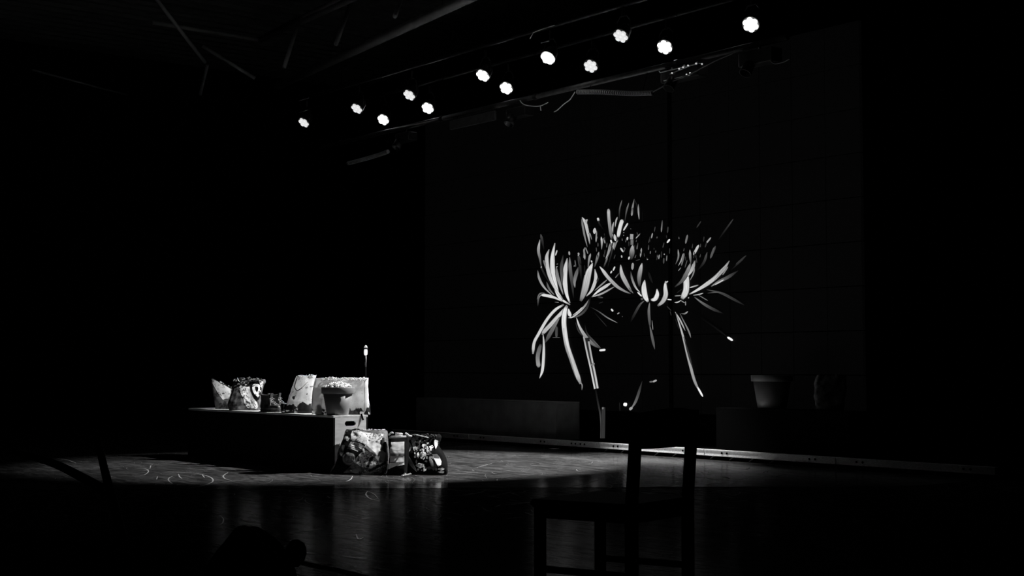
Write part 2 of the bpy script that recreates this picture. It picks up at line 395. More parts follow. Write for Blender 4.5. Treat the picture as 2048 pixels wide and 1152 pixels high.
pet(Z5, [(900, 780), (860, 775), (820, 762)], 26, .32, .08); pet(Z5, [(850, 845), (900, 828)], 12, .15)
pet(Z5, [(830, 600), (845, 550)], 24, .2)
pet(Z5, [(905, 430), (940, 330), (980, 220), (1000, 110)], 26, .15, .5); pet(Z5, [(950, 440), (1000, 250), (1030, 150)], 18, .1, .3)
pet(Z5, [(985, 500), (1002, 470)], 22, .75); pet(Z5, [(1013, 470), (1037, 420)], 22, .8); pet(Z5, [(1038, 552), (1095, 485)], 16, .5, .15)
pet(Z5, [(690, 340), (678, 215)], 26, .6); pet(Z5, [(722, 275), (700, 200)], 14, .5)
pet(Z5, [(725, 440), (740, 330), (757, 270)], 28, .45, .6); pet(Z5, [(772, 375), (762, 350)], 20, .75)
pet(Z5, [(800, 430), (830, 330), (852, 252)], 32, .25, .62); pet(Z5, [(825, 250), (820, 200)], 12, .3)
pet(Z5, [(360, 430), (375, 418)], 14, .6); pet(Z5, [(362, 395), (380, 390)], 14, .4); pet(Z5, [(565, 425), (568, 405)], 10, .5); pet(Z5, [(185, 440), (190, 415)], 16, .6)
# hanging petals and stem of the left flower
pet(Z8, [(320, -45), (250, -2), (180, 80), (110, 200), (75, 270), (65, 362)], 26, .82, .75, 'blunt')
pet(Z8, [(345, -40), (315, 5), (230, 100), (160, 175), (140, 205)], 36, .86, .6)
pet(Z8, [(148, 190), (155, 280), (152, 400), (142, 500), (120, 562)], 26, .72, .85)
pet(Z8, [(285, 60), (220, 170), (165, 270)], 36, .5, .25); pet(Z8, [(130, 280), (105, 380), (112, 472)], 36, .3, .62, 'blunt')
pet(Z8, [(345, -35), (328, 10), (320, 100), (330, 200), (348, 300), (382, 400), (420, 510), (458, 608)], 42, .9, .7, 'blunt')
pet(Z8, [(320, 150), (322, 240), (350, 340), (420, 560)], 12, .8, .5)
pet(Z8, [(455, 590), (470, 620), (468, 660)], 12, .6, .4)
pet(Z8, [(423, 62), (450, 140), (500, 220), (560, 280), (622, 318)], 30, .85, .25); pet(Z8, [(415, 100), (440, 170), (480, 220)], 14, .2, .2)
pet(Z8, [(490, 100), (510, 190), (560, 250), (622, 312)], 16, .06, .42); pet(Z8, [(612, 333), (662, 327)], 20, .9, .9, 'blunt')
pet(Z8, [(258, 225), (260, 135)], 24, .3, .25, 'blunt'); pet(Z8, [(225, 226), (290, 226)], 6, .35)
STEM_FROM = len(PET)
pet(Z8, [(505, 230), (535, 400), (560, 500), (588, 645)], 46, .14, .3, 'stem')
pet(Z8, [(483, 218), (510, 350), (540, 480), (575, 650)], 15, .62, .8, 'stem'); pet(Z8, [(524, 258), (550, 400), (575, 520), (598, 645)], 17, .6, .75, 'stem')
pet(Z8, [(545, 455), (572, 440)], 16, .5, .5, 'stem')
pet(Z8, [(580, 648), (600, 760), (618, 850), (628, 950), (628, 1056)], 16, .08, .36, 'stem'); pet(Z8, [(645, 800), (645, 900), (642, 1056)], 34, .2, .2, 'stem'); pet(Z8, [(640, 818), (642, 798)], 16, .45)
STEM_TO = len(PET); LEFT_TO = len(PET)
# ---- upper flower
pet(Z6, [(190, 800), (150, 640), (120, 480), (100, 360)], 34, .5, .45); pet(Z6, [(228, 758), (200, 600), (160, 430), (108, 340)], 52, .62, .8)
pet(Z6, [(182, 440), (174, 400), (192, 372)], 32, .65); pet(Z6, [(258, 690), (230, 600), (200, 590)], 22, .5)
pet(Z6, [(362, 400), (350, 350)], 36, .75, .75, 'blunt'); pet(Z6, [(460, 560), (380, 450), (360, 390)], 30, .04, .18)
pet(Z6, [(296, 595), (306, 505)], 54, .72, .75, 'leaf'); pet(Z6, [(322, 725), (332, 550)], 28, .62, .5)
pet(Z6, [(408, 838), (412, 720), (402, 640)], 34, .5, .82); pet(Z6, [(462, 745), (440, 660)], 28, .5)
pet(Z6, [(562, 680), (540, 520), (520, 350), (515, 212)], 54, .4, .72, 'blunt')
pet(Z6, [(576, 645), (578, 500), (597, 412)], 28, .62); pet(Z6, [(616, 495), (630, 400), (652, 335)], 26, .65)
pet(Z6, [(660, 650), (690, 500), (728, 378)], 64, .82, .82, 'blunt'); pet(Z6, [(744, 545), (812, 432)], 28, .78, .78, 'blunt')
pet(Z6, [(622, 705), (605, 600)], 48, .78, .7, 'leaf'); pet(Z6, [(548, 688), (566, 742)], 34, .82)
pet(Z6, [(600, 850), (630, 740), (662, 685)], 26, .5); pet(Z6, [(470, 985), (520, 860), (540, 740)], 40, .62, .5)
pet(Z6, [(580, 835), (602, 725)], 38, .6); pet(Z6, [(545, 855), (540, 775)], 24, .5); pet(Z6, [(440, 1110), (500, 960)], 30, .15, .5); pet(Z6, [(520, 1060), (560, 900), (580, 800)], 22, .1, .25)
pet(Z6, [(678, 395), (685, 220), (722, 75)], 24, .1, .45); pet(Z6, [(764, 415), (790, 250), (828, 120)], 26, .15, .48)
pet(Z6, [(870, 320), (875, 240), (910, 60)], 30, .75, .38); pet(Z6, [(870, 322), (884, 195)], 38, .6, .3); pet(Z6, [(915, 70), (945, 150), (950, 260)], 16, .2, .05)
pet(Z6, [(986, 378), (975, 260), (972, 138)], 28, .65, .45); pet(Z6, [(1030, 420), (1035, 250)], 12, .08)
pet(Z6, [(868, 682), (872, 600)], 56, .55, .6, 'stem'); pet(Z6, [(874, 765), (876, 690)], 50, .4, .45, 'stem')
pet(Z6, [(858, 995), (875, 880), (886, 768)], 86, .15, .72, 'leaf'); pet(Z6, [(823, 992), (836, 945)], 32, .8)
pet(Z6, [(798, 694), (810, 645)], 34, .75); pet(Z6, [(933, 668), (1002, 592)], 22, .65, .4)
pet(Z6, [(698, 812), (742, 878)], 34, .72); pet(Z6, [(720, 965), (714, 925)], 28, .65); pet(Z6, [(752, 585), (745, 568)], 22, .45); pet(Z6, [(742, 625), (752, 615)], 20, .4); pet(Z6, [(775, 835), (750, 800)], 20, .3)
pet(Z6, [(1003, 955), (1022, 815)], 30, .55); pet(Z6, [(950, 835), (960, 765)], 22, .4)
pet(Z6, [(130, 970), (150, 800)], 20, .5); pet(Z6, [(200, 900), (160, 810)], 20, .5); pet(Z6, [(60, 920), (50, 885)], 34, .6); pet(Z6, [(90, 1080), (60, 930)], 40, .1, .3)
pet(Z6, [(850, 515), (862, 525)], 14, .4)
UP_TO = len(PET)
# ---- right flower
pet(Z7, [(310, 605), (230, 470), (170, 340), (153, 212)], 68, .5, .76, 'leaf'); pet(Z7, [(335, 625), (270, 540)], 20, .4)
pet(Z7, [(435, 615), (370, 540), (320, 420), (298, 305)], 34, .85, .25); pet(Z7, [(320, 285), (330, 185)], 44, .55, .6)
pet(Z7, [(425, 530), (420, 400), (440, 280), (462, 190)], 70, .25, .78, 'leaf')
pet(Z7, [(548, 748), (505, 660), (488, 540), (500, 432)], 84, .88, .8, 'leaf'); pet(Z7, [(458, 668), (395, 605)], 28, .82)
pet(Z7, [(588, 720), (648, 705), (680, 640), (676, 560)], 68, .8, .88, 'leaf')
pet(Z7, [(685, 806), (760, 740), (802, 650), (795, 540), (800, 445)], 72, .6, .85, 'leaf'); pet(Z7, [(785, 480), (838, 448)], 28, .7)
pet(Z7, [(826, 711), (888, 718)], 20, .85); pet(Z7, [(615, 480), (580, 400), (555, 310)], 40, .12, .1)
pet(Z7, [(1035, 705), (1090, 600), (1100, 480), (1088, 330)], 92, .78, .82, 'blunt')
pet(Z7, [(1032, 718), (980, 750), (928, 757)], 20, .72); pet(Z7, [(1025, 732), (1080, 763)], 18, .5); pet(Z7, [(930, 662), (1025, 655)], 18, .5)
pet(Z7, [(1148, 542), (1275, 505)], 24, .8, .5)
pet(Z7, [(1140, 638), (1250, 580), (1380, 500), (1520, 395), (1640, 270), (1720, 155)], 62, .85, .6)
pet(Z7, [(1500, 448), (1600, 330), (1690, 230)], 34, .6); pet(Z7, [(1620, 360), (1700, 240)], 24, .5)
pet(Z7, [(1455, 525), (1560, 460), (1700, 390), (1850, 295)], 52, .6, .12); pet(Z7, [(1505, 502), (1640, 428)], 26, .75)
pet(Z7, [(1720, 310), (1850, 190), (1965, 80)], 22, .04, .32)
pet(Z7, [(1390, 570), (1600, 620), (1760, 700), (1935, 795)], 42, .32, .14); pet(Z7, [(1400, 622), (1500, 612), (1610, 612)], 14, .35)
pet(Z7, [(1215, 678), (1340, 770), (1480, 850), (1630, 915)], 46, .48, .1); pet(Z7, [(1275, 650), (1410, 730)], 16, .4); pet(Z7, [(1195, 652), (1280, 640), (1345, 620)], 18, .7)
pet(Z7, [(930, 535), (1040, 440), (1120, 300), (1158, 190)], 62, .2, .6); pet(Z7, [(1118, 380), (1180, 280), (1227, 150)], 52, .82, .5); pet(Z7, [(1150, 440), (1200, 340), (1220, 245)], 22, .5)
pet(Z7, [(1165, 205), (1155, 100), (1150, -5)], 38, .3, .62); pet(Z7, [(1200, 65), (1252, -30)], 40, .8)
pet(Z7, [(983, 230), (1030, 140), (1056, 45)], 22, .62); pet(Z7, [(943, 210), (985, 100), (980, -10)], 26, .3, .62); pet(Z7, [(982, 302), (1022, 252)], 14, .5); pet(Z7, [(1078, 255), (1112, 145)], 18, .3)
pet(Z7, [(1235, 320), (1350, 180), (1400, 30)], 40, .04, .32); pet(Z7, [(1450, 115), (1490, 20), (1520, -60)], 36, .1, .3)
pet(Z7, [(935, 888), (1010, 1010), (1085, 1165)], 24, .75, .6); pet(Z7, [(1008, 915), (1110, 1130)], 18, .4); pet(Z7, [(938, 985), (995, 1150)], 10, .15)
pet(Z7, [(1018, 915), (1080, 915), (1124, 882)], 24, .3, .65); pet(Z7, [(1088, 800), (1088, 738)], 20, .5); pet(Z7, [(1122, 690), (1140, 688)], 22, .6)
pet(Z7, [(818, 808), (882, 875)], 16, .2); pet(Z7, [(882, 945), (865, 880)], 14, .2); pet(Z7, [(960, 620), (1040, 560)], 14, .15)
pet(Z7, [(495, 730), (430, 790), (350, 930), (285, 1065)], 40, .4, .04); pet(Z7, [(570, 755), (560, 900), (580, 1150)], 44, .5, .25); pet(Z7, [(450, 690), (470, 720)], 40, .3)
pet(Z7, [(605, 1010), (618, 1150)], 14, .4, .6)
pet(Z2, [(575, 600), (585, 650), (597, 706)], 13, .4, .3); pet(Z2, [(690, 545), (720, 640), (750, 760), (775, 850), (806, 908)], 14, .72, .5); pet(Z2, [(786, 872), (810, 916)], 11, .9)
pet(Z2, [(725, 650), (745, 720), (765, 790)], 8, .2); pet(Z2, [(712, 555), (745, 620), (757, 655)], 8, .45); pet(Z2, [(765, 540), (850, 600), (925, 655)], 9, .04, .1); pet(Z2, [(918, 651), (943, 667)], 13, .95)
pet(Z2, [(875, 225), (945, 128)], 9, .05, .25); pet(Z2, [(823, 238), (846, 210)], 9, .6); pet(Z2, [(768, 288), (792, 243)], 14, .72); pet(Z2, [(782, 167), (802, 138)], 7, .2)
pet(Z2, [(733, 238), (742, 198)], 11, .42); pet(Z2, [(843, 303), (862, 252)], 13, .32); pet(Z2, [(955, 330), (1002, 290)], 9, .2); pet(Z2, [(715, 335), (728, 280)], 9, .42)
pet(Z6, [(1173, 665), (1192, 585)], 26, .55); pet(Z6, [(1150, 725), (1150, 635)], 14, .2); pet(Z6, [(1218, 565), (1232, 485)], 18, .25); pet(Z6, [(1325, 570), (1342, 385)], 26, .55, .25); pet(Z6, [(1420, 585), (1430, 485)], 26, .22)
pet(Z6, [(1412, 735), (1458, 678)], 36, .85)
pet(Z6, [(1285, 985), (1296, 915)], 24, .55); pet(Z6, [(1405, 1015), (1412, 925)], 22, .42); pet(Z6, [(1325, 965), (1330, 865)], 24, .18); pet(Z6, [(1360, 1055), (1366, 965)], 28, .28); pet(Z6, [(1368, 918), (1374, 902)], 22, .65)
pet(Z6, [(1155, 905), (1160, 860)], 18, .42); pet(Z6, [(1113, 998), (1117, 980)], 18, .55); pet(Z6, [(1450, 905), (1455, 815)], 18, .2); pet(Z6, [(930, 1008), (1000, 990)], 12, .25)
for k in range(46):
    x = random.uniform(1195, 1420); y = random.uniform(468, 528); a = random.uniform(-.2, .35); l = random.uniform(4, 11)
    if 1334 < x < 1352: continue
    PET.append(((0, 0, 1), [(x, y), (x+l*a, y-l)], random.uniform(1.6, 3.2), random.uniform(.1, .42), .2, 'petal'))
RIGHT_TO = len(PET)
pet(Z2, [(490, 972), (515, 930), (542, 845)], 13, .55, .15); pet(Z2, [(458, 949), (474, 951)], 17, 1, 1, 'blunt'); pet(Z2, [(484, 974), (498, 962)], 15, .6); pet(Z2, [(573, 850), (590, 848)], 9, .4); pet(Z2, [(588, 850), (606, 842)], 11, .6)
pet(Z2, [(443, 980), (441, 940)], 6, .12)

def petal_mesh(idx):
    z, pts, w, g0, g1, shape = PET[idx]
    L = [Vector((x, y, 0)) for x, y in zt(*z)(pts)]; w = w/z[2]*.5*1.06
    n = 4+4*(len(pts)-1); C = catmull(L, n); V = []; Fc = []; gl = []; ac = []; al = []
    seed = random.uniform(0, 50)
    for i, c in enumerate(C):
        t = i/(n-1); T = (C[min(i+1, n-1)]-C[max(i-1, 0)]).normalized(); Nn = Vector((-T.y, T.x, 0))
        if shape == 'stem': k = 1
        elif shape == 'blunt': k = min(1, .55+t*2.2)*min(1, (1-t)*7+.45)
        elif shape == 'leaf': k = max(.16, math.sin(PI*min(1, .08+.90*t))**.75)
        elif len(pts) == 2: k = .88*min(1, .22+4*t)*min(1, (1-t)*4.5+.2)
        else: k = min(1, .26+1.7*t)*min(1, (1-t)*3.2+.2)
        for a in (-1, -.5, 0, .5, 1):
            p = c + Nn*a*w*k; q = onY(p.x, p.y, YSCR-.032-.00012*idx)
            V.append(q-Vector(screen.location)); g = (g0+(g1-g0)*t)*(1 if shape == 'stem' or len(pts) == 2 else min(1, .45+6*t)*min(1, .7+3*(1-t)))
            gl.append(max(0, g*1.10)**2.2); ac.append(a); al.append(seed+t*len(pts)*1.2)
    for i in range(n-1):
        for a in range(4):
            s = i*5+a; Fc.append((s, s+5, s+6, s+1))
    me = bpy.data.meshes.new('petal'); me.from_pydata(V, [], Fc); me.validate()
    for nm, d in (('glow', gl), ('across', ac), ('along', al)):
        me.attributes.new(nm, 'FLOAT', 'POINT').data.foreach_set('value', d)
    return me
me0 = petal_mesh(STEM_FROM)
fl = [link('flower_stem', me0, M['picture'], screen)]; fl[0]['label'] = 'pale outlined flower stem shown on the screen'
heads = []
for nm, a, b in (('flower_picture', 0, LEFT_TO), ('flower_picture', LEFT_TO, UP_TO), ('flower_picture', UP_TO, RIGHT_TO), ('leaf_picture', RIGHT_TO, len(PET))):
    root = None
    for i in range(a, b):
        if i == STEM_FROM: continue
        stemlike = STEM_FROM <= i < STEM_TO
        if root is None:
            root = link(nm, petal_mesh(i), M['picture'], screen); heads.append(root); continue
        link('stem_line' if stemlike else 'petal', petal_mesh(i), M['picture'], fl[0] if stemlike else root)

# ------------------------------------------------------------------ boxes
BX0, BX1, BY0, BY1, BH = -16.27, -12.835, 7.735, 8.16, .587
def slot_panel(w, h, t, sx, sz, sw, sh):
    """upright panel in the XZ plane with a rounded hand slot through it"""
    bm = B(); r = sh/2; n = 7
    outer = [(-w/2, 0), (w/2, 0), (w/2, h), (-w/2, h)]
    inner = [(sx+sw/2-r+r*math.cos(-PI/2+PI*k/n), sz+r*math.sin(-PI/2+PI*k/n)) for k in range(n+1)]
    inner += [(sx-sw/2+r+r*math.cos(PI/2+PI*k/n), sz+r*math.sin(PI/2+PI*k/n)) for k in range(n+1)]
    es = []
    for lp in (outer, inner):
        vs = [bm.verts.new((x, -t/2, z)) for x, z in lp]
        es += [bm.edges.new((vs[k], vs[(k+1) % len(vs)])) for k in range(len(vs))]
    bmesh.ops.triangle_fill(bm, use_beauty=True, edges=es)
    ex = bmesh.ops.extrude_face_region(bm, geom=bm.faces[:])
    for e in ex['geom']:
        if isinstance(e, bmesh.types.BMVert): e.co.y += t
    bmesh.ops.recalc_face_normals(bm, faces=bm.faces[:])
    return bm
def stage_box(x0, x1, y0, y1, h, label, mfront, mend, mtop, rz=0, z0=0, slot=True):
    c = Vector(((x0+x1)/2, (y0+y1)/2, z0)); L = x1-x0; D = y1-y0; t = .022
    r = empty('stage_box', c, label, 'stage box', rz=rz)
    obj('top_panel', box(B(), (0, 0, h-t/2), (L, D, t), .002), mtop, r)
    obj('front_panel', box(B(), (0, -D/2+t/2, (h-t)/2), (L-.001, t, h-t), .0015), mfront, r)
    obj('back_panel', box(B(), (0, D/2-t/2, (h-t)/2), (L-.001, t, h-t), .0015), mfront, r)
    for s in (-1, 1):
        o = obj('end_panel', slot_panel(D-2*t, h-t, t, -.005*s, h-.085, .135, .05) if slot else box(B(), (0, 0, (h-t)/2), (D-2*t, t, h-t), .0015), mend, r)
        o.location = (s*(L/2-t/2), 0, 0); o.rotation_euler = (0, 0, PI/2)
    return r

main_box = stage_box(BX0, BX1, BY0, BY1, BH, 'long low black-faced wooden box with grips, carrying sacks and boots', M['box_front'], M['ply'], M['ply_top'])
# liner keeps the inside of the slot dark
pa, pb = onY(835, 800, 13.0), onY(1115, 800, 12.86)
mid = (pa+pb)/2; L2 = (pb.xy-pa.xy).length
stage_box(mid.x-L2/2, mid.x+L2/2, mid.y-.02, mid.y+.40, .53, 'plain grey wooden box standing on the stage deck left of the flowers', M['box_grey'], M['box_grey'], M['box_grey'], math.atan2(pb.y-pa.y, pb.x-pa.x), .07, False)
pr0, pr1 = onY(1440, 815, 12.75), onY(1705, 815, 12.75)
stage_box(pr0.x, pr1.x, 12.68, 13.12, .53, 'dark wooden box on the stage deck under the lone grey pot', M['black'], M['black'], M['black'], 0, .07, False)

# ------------------------------------------------------------------ sacks
RZ = math.atan2(RT.y, RT.x)
def frame_at(p): return Matrix.Translation(p) @ Matrix.Rotation(RZ, 4, 'Z')
class Sack:
    """a standing sack; rows of (px_y, x_left, x_right, front_left, front_right, back) read off its outline, depths in metres"""
    def __init__(self, label, group, anchor, px, rows, m, bulge=.02, crump=.007, cat='sack', name='soil_sack', seed=0, rim=.006, part='sack_body', tilt=0):
        self.root = empty(name, anchor, label, cat, group, RZ)
        d = (anchor-EYE).dot(F0); s = d/FPX; self.s = s; x0, y0 = px
        R = len(rows); M_ = 22; nf, ns, nb = 26, 5, 12; V = []; Fc = []
        for i in range(M_+1):
            u = i/M_*(R-1); k = min(int(u), R-2); t = u-k
            r = [a+(b-a)*t for a, b in zip(rows[k], rows[k+1])]
            py, xL, xR, fL, fR, bk = r; z = (y0-py)*s; xl = (xL-x0)*s; xr = (xR-x0)*s
            ring = []
            for j in range(nf):
                q = j/(nf-1); ring.append((xl+(xr-xl)*q, fL+(fR-fL)*q-bulge*math.sin(PI*q)**.6))
            for j in range(1, ns): q = j/ns; ring.append((xr+.012*math.sin(PI*q), fR+(bk-fR)*q))
            for j in range(nb): q = j/(nb-1); ring.append((xr+(xl-xr)*q, bk+bulge*math.sin(PI*q)**.6))
            for j in range(1, ns): q = j/ns; ring.append((xl-.012*math.sin(PI*q), bk+(fL-bk)*q))
            top = i/M_
            for x, y in ring:
                v = Vector((x, y, z)); nn = noise.noise_vector(v*9+Vector((seed, 3, 1)))*crump*2 + noise.noise_vector(v*24+Vector((seed, 9, 4)))*crump*.9
                if i == 0: nn.z = 0; nn *= .4
                if i == M_: nn.z += rim*noise.noise(v*30+Vector((seed, 0, 0)))*3
                v.z -= tilt*top*top*max(0, x-xl)
                v += nn; v.z = max(v.z, .001); V.append(v)
        n = len(ring)
        for i in range(M_):
            for j in range(n): Fc.append((i*n+j, i*n+(j+1) % n, (i+1)*n+(j+1) % n, (i+1)*n+j))
        Fc.append(tuple(range(n))[::-1])
        me = bpy.data.meshes.new(part); me.from_pydata(V, [], Fc); me.update()
        self.body = link(part, me, m, self.root, True)
        self.W = frame_at(anchor); self.inv = self.W.inverted()
        self.bvh = BVHTree.FromPolygons([self.W @ Vector(v) for v in V], Fc)
        self.rows, self.px, self.anchor = rows, px, anchor; self.n = 0
    def hit(self, x, y):
        d = ray(x, y).normalized(); h, nrm, i, dist = self.bvh.ray_cast(EYE, d)
        return (h, d) if h else None
    def sheet(self, name, pts, m, off=.003, res=2.0, label=None):
        """a print or sewn patch lying on the cloth, bounded by an outline"""
        pl = [Vector(p) for p in pts]; bd = []
        for a, b in zip(pl, pl[1:]+pl[:1]):
            k = max(1, int((b-a).length/res)); bd += [a.lerp(b, i/k) for i in range(k)]
        xs = [p.x for p in bd]; ys = [p.y for p in bd]; inn = []
        x = min(xs)+res*.6
        while x < max(xs):
            y = min(ys)+res*.6
            while y < max(ys):
                inn.append(Vector((x+random.uniform(-.2, .2), y+random.uniform(-.2, .2)))); y += res
            x += res
        vv, ee, ff, *_ = geometry.delaunay_2d_cdt(bd+inn, [], [list(range(len(bd)))], 1, .01)
        return self._emit(name, vv, ff, m, off, label)
    def strip(self, name, pts, w, m, off=.004, label=None, closed=False):
        if closed: pts = list(pts)+[pts[0]]
        n = max(3, int(sum((Vector(a)-Vector(b)).length for a, b in zip(pts, pts[1:]))/1.3))
        C = catmull([(x, y, 0) for x, y in pts], n); vv = []; ff = []
        for i, c in enumerate(C):
            T = (C[min(i+1, n-1)]-C[max(i-1, 0)]).normalized(); N = Vector((-T.y, T.x, 0))*w/2
            vv += [(c-N).to_2d(), c.to_2d(), (c+N).to_2d()]
        for i in range(n-1):
            for a in (0, 1): s = i*3+a; ff.append((s, s+1, s+4, s+3))
        return self._emit(name, vv, ff, m, off, label)
    def _emit(self, name, vv, ff, m, off, label):
        self.n += 1; off = off+self.n*.00025; H = [self.hit(v.x, v.y) for v in vv]; ok = {}; V = []
        for i, h in enumerate(H):
            if h: ok[i] = len(V); V.append(self.inv @ (h[0]-h[1]*off))
        Fc = [tuple(ok[i] for i in f) for f in ff if all(i in ok for i in f)]
        if not Fc: return None
        me = bpy.data.meshes.new(name); me.from_pydata(V, [], Fc); me.update()
        o = link(name, me, m, self.root, True)
        if label: o['label'] = label
        return o
    def crumbs(self, name, m, pts, r0, r1):
        """loose crumbs heaped along the mouth; pts in pixels, depth from the anchor"""
        L = []
        for x, y, dy in pts: L.append(Vector(((x-self.px[0])*self.s, dy, (self.px[1]-y)*self.s)))
        o = obj(name, lumps(B(), L, r0, r1), m, self.root); o['kind'] = 'stuff'; return o
def onbox(px, Y):
    p = onY(px, 825, Y); p.z = BH; return p
def blob(cx, cy, rx, ry, n=14, jag=.25):
    return [(cx+rx*math.cos(2*PI*k/n)*random.uniform(1-jag, 1+jag), cy+ry*math.sin(2*PI*k/n)*random.uniform(1-jag, 1+jag)) for k in range(n)]
GB, GF = 'sacks on the long box', 'printed sacks on the floor'
Q1 = zt(400, 730, 10.47); Q2 = zt(560, 730, 8.86); Q3 = zt(655, 850, 10.47); Q4 = zt(775, 850, 10.47)

# A: leaning pale wedge at the far end
A_ = Sack('pale stained wedge-shaped sack leaning at the far left end of the box', GB, onbox(441, 7.93), (441, 818), [
    (818, 433, 463, -.06, -.10, .10), (808, 431, 464, -.05, -.09, .11), (795, 428, 465, -.02, -.06, .12), (780, 424, 465, .03, -.01, .14), (768, 421, 465, .07, .04, .15), (757, 418.5, 464, .11, .08, .15)],
    M['sack_dark'], .01, .004, tilt=.50, seed=3, rim=.001)
A_.sheet('pale_face', Q1([(205, 283), (270, 300), (440, 372), (648, 505), (640, 600), (608, 705), (540, 705), (480, 730), (400, 620), (330, 510), (270, 400)]), M['ink_stain'])
A_.crumbs('crumb_heap', M['crumb'], [(x, 757+.5*(x-418.5)-1.5, .12) for x in [random.uniform(436, 462) for k in range(8)]], .006, .012)
# B: mottled sack with printed ring
B_ = Sack('mottled dirty sack printed with a pale ring, beside the boots', GB, onbox(493, 7.93), (493, 820), [
    (820, 461, 517, -0.08, -0.1, 0.1), (812, 459, 516, -0.073, -0.093, 0.105), (803, 459, 517, -0.056, -0.076, 0.111), (790, 461, 519, -0.025, -0.035, 0.12), (775, 463, 521, 0.027, 0.017, 0.13), (765, 465, 526, 0.075, 0.065, 0.126), (759, 468, 524, 0.1, 0.09, 0.12)],
    M['sack_dark'], .035, .009, seed=8, rim=.006)
B_.sheet('pale_panel', Q1([(870, 350), (1020, 330), (1030, 430), (1060, 560), (1110, 700), (1190, 780), (1215, 880), (1190, 915), (1000, 900), (930, 800), (900, 680), (850, 600), (820, 480)]), M['ink_speck'])
B_.sheet('pale_panel', Q1([(960, 480), (1040, 480), (1060, 560), (1120, 700), (1200, 790), (1215, 870), (1100, 770), (1010, 650)]), M['ink_soft'])
B_.sheet('dark_band', Q1([(1040, 340), (1230, 310), (1290, 480), (1250, 700), (1190, 760), (1120, 680), (1060, 520)]), M['ink'])
B_.strip('printed_ring', Q1([(1180, 425), (1130, 430), (1125, 500), (1150, 570), (1190, 610), (1235, 560), (1250, 480), (1220, 430)]), 5.5, M['ink_white'], closed=True, label='pale printed ring')
B_.sheet('printed_ring_tail', Q1([(1150, 560), (1240, 560), (1240, 650), (1215, 680), (1170, 640)]), M['ink_soft'])
B_.sheet('sack_corner', Q1([(1235, 308), (1330, 350), (1315, 430), (1297, 490), (1255, 400)]), M['ink_speck'])
B_.crumbs('crumb_heap', M['soil'], [(random.uniform(466, 522), random.uniform(756, 763), random.uniform(.0, .07)) for k in range(50)], .008, .018)
for pts in ([(775, 265), (795, 320), (830, 355)], [(720, 300), (690, 335)], [(870, 310), (940, 290)], [(1000, 275), (1040, 250)], [(1040, 320), (1090, 300), (1220, 290)], [(780, 400), (810, 380)]):
    w = [Vector(((x-493)*B_.s, .0, (820-y)*B_.s)) for x, y in Q1(pts)]; obj('straw', tube(B(), catmull(w, 6), .0045, 5), M['crumb'], B_.root)
# C: white stained sack with cord
C_ = Sack('white stained sack with a dark looped cord, left of the clear panel', GB, onbox(600, 7.93), (600, 828), [
    (828, 573, 624, -0.1, -0.1, 0.1), (822, 573, 624, -0.097, -0.107, 0.103), (805, 577, 624.5, -0.058, -0.068, 0.11), (790, 580.5, 625, -0.009, -0.029, 0.116), (775, 584, 625.5, 0.039, 0.019, 0.123), (762, 588, 626, 0.086, 0.066, 0.129), (754, 592, 627, 0.115, 0.1, 0.137)],
    M['white_film'], .025, .005, seed=14, rim=.003)
C_.strip('cord', Q2([(300, 235), (270, 330), (262, 400), (300, 450), (345, 435), (390, 402)]), 1.6, M['strap'])
C_.strip('cord', Q2([(390, 402), (440, 350), (490, 300)]), .8, M['strap'])
C_.crumbs('crumb_heap', M['crumb'], [(random.uniform(594, 626), random.uniform(752.5, 757), random.uniform(.07, .1)) for k in range(40)], .004, .010)
# D: big white sack behind the pot
DA = Vector((-13.06, 7.975, BH)); pxD = 684
D_ = Sack('big white speckled sack standing behind the pot at the box end', GB, DA, (pxD, 830), [
    (830, 624, 738, .01, -.01, .15), (822, 624, 737, .01, -.01, .15), (805, 624, 735, .03, .02, .15), (790, 624.5, 733.5, .06, .06, .15), (775, 625, 732, .085, .085, .15), (765, 626, 731.5, .11, .11, .17), (757, 627, 731, .13, .13, .18)],
    M['white_film_b'], .014, .005, seed=21, rim=.004)
D_.sheet('clear_gusset', Q2([(565, 235), (740, 250), (755, 340), (770, 480), (770, 600), (745, 700), (735, 870), (555, 868), (570, 480)]), M['gusset'], label='smooth pale plastic side panel')
D_.strip('seam', Q2([(590, 240), (580, 480), (560, 868)]), 1.6, M['ink_white']); D_.strip('seam', Q2([(1500, 250), (1500, 520), (1490, 885)]), .8, M['ink_mid'])
D_.sheet('soil_stain', Q2([(1190, 880), (1200, 790), (1240, 760), (1260, 810), (1330, 805), (1385, 830), (1380, 882)]), M['soil'])
D_.crumbs('crumb_heap', M['crumb'], [(random.uniform(640, 732), random.uniform(755.5, 762), random.uniform(.06, .13)) for k in range(110)], .004, .011)
# tab hanging over the end of the box
tp = Vector((BX1+.004, BY1-.072, 0))
obj('tab', box(B(), D_.inv @ Vector((BX1+.006, BY1-.075, BH-.02)), (.018, .006, .07), 0, Matrix.Rotation(-.3, 3, 'Y')), M['strap'], D_.root)

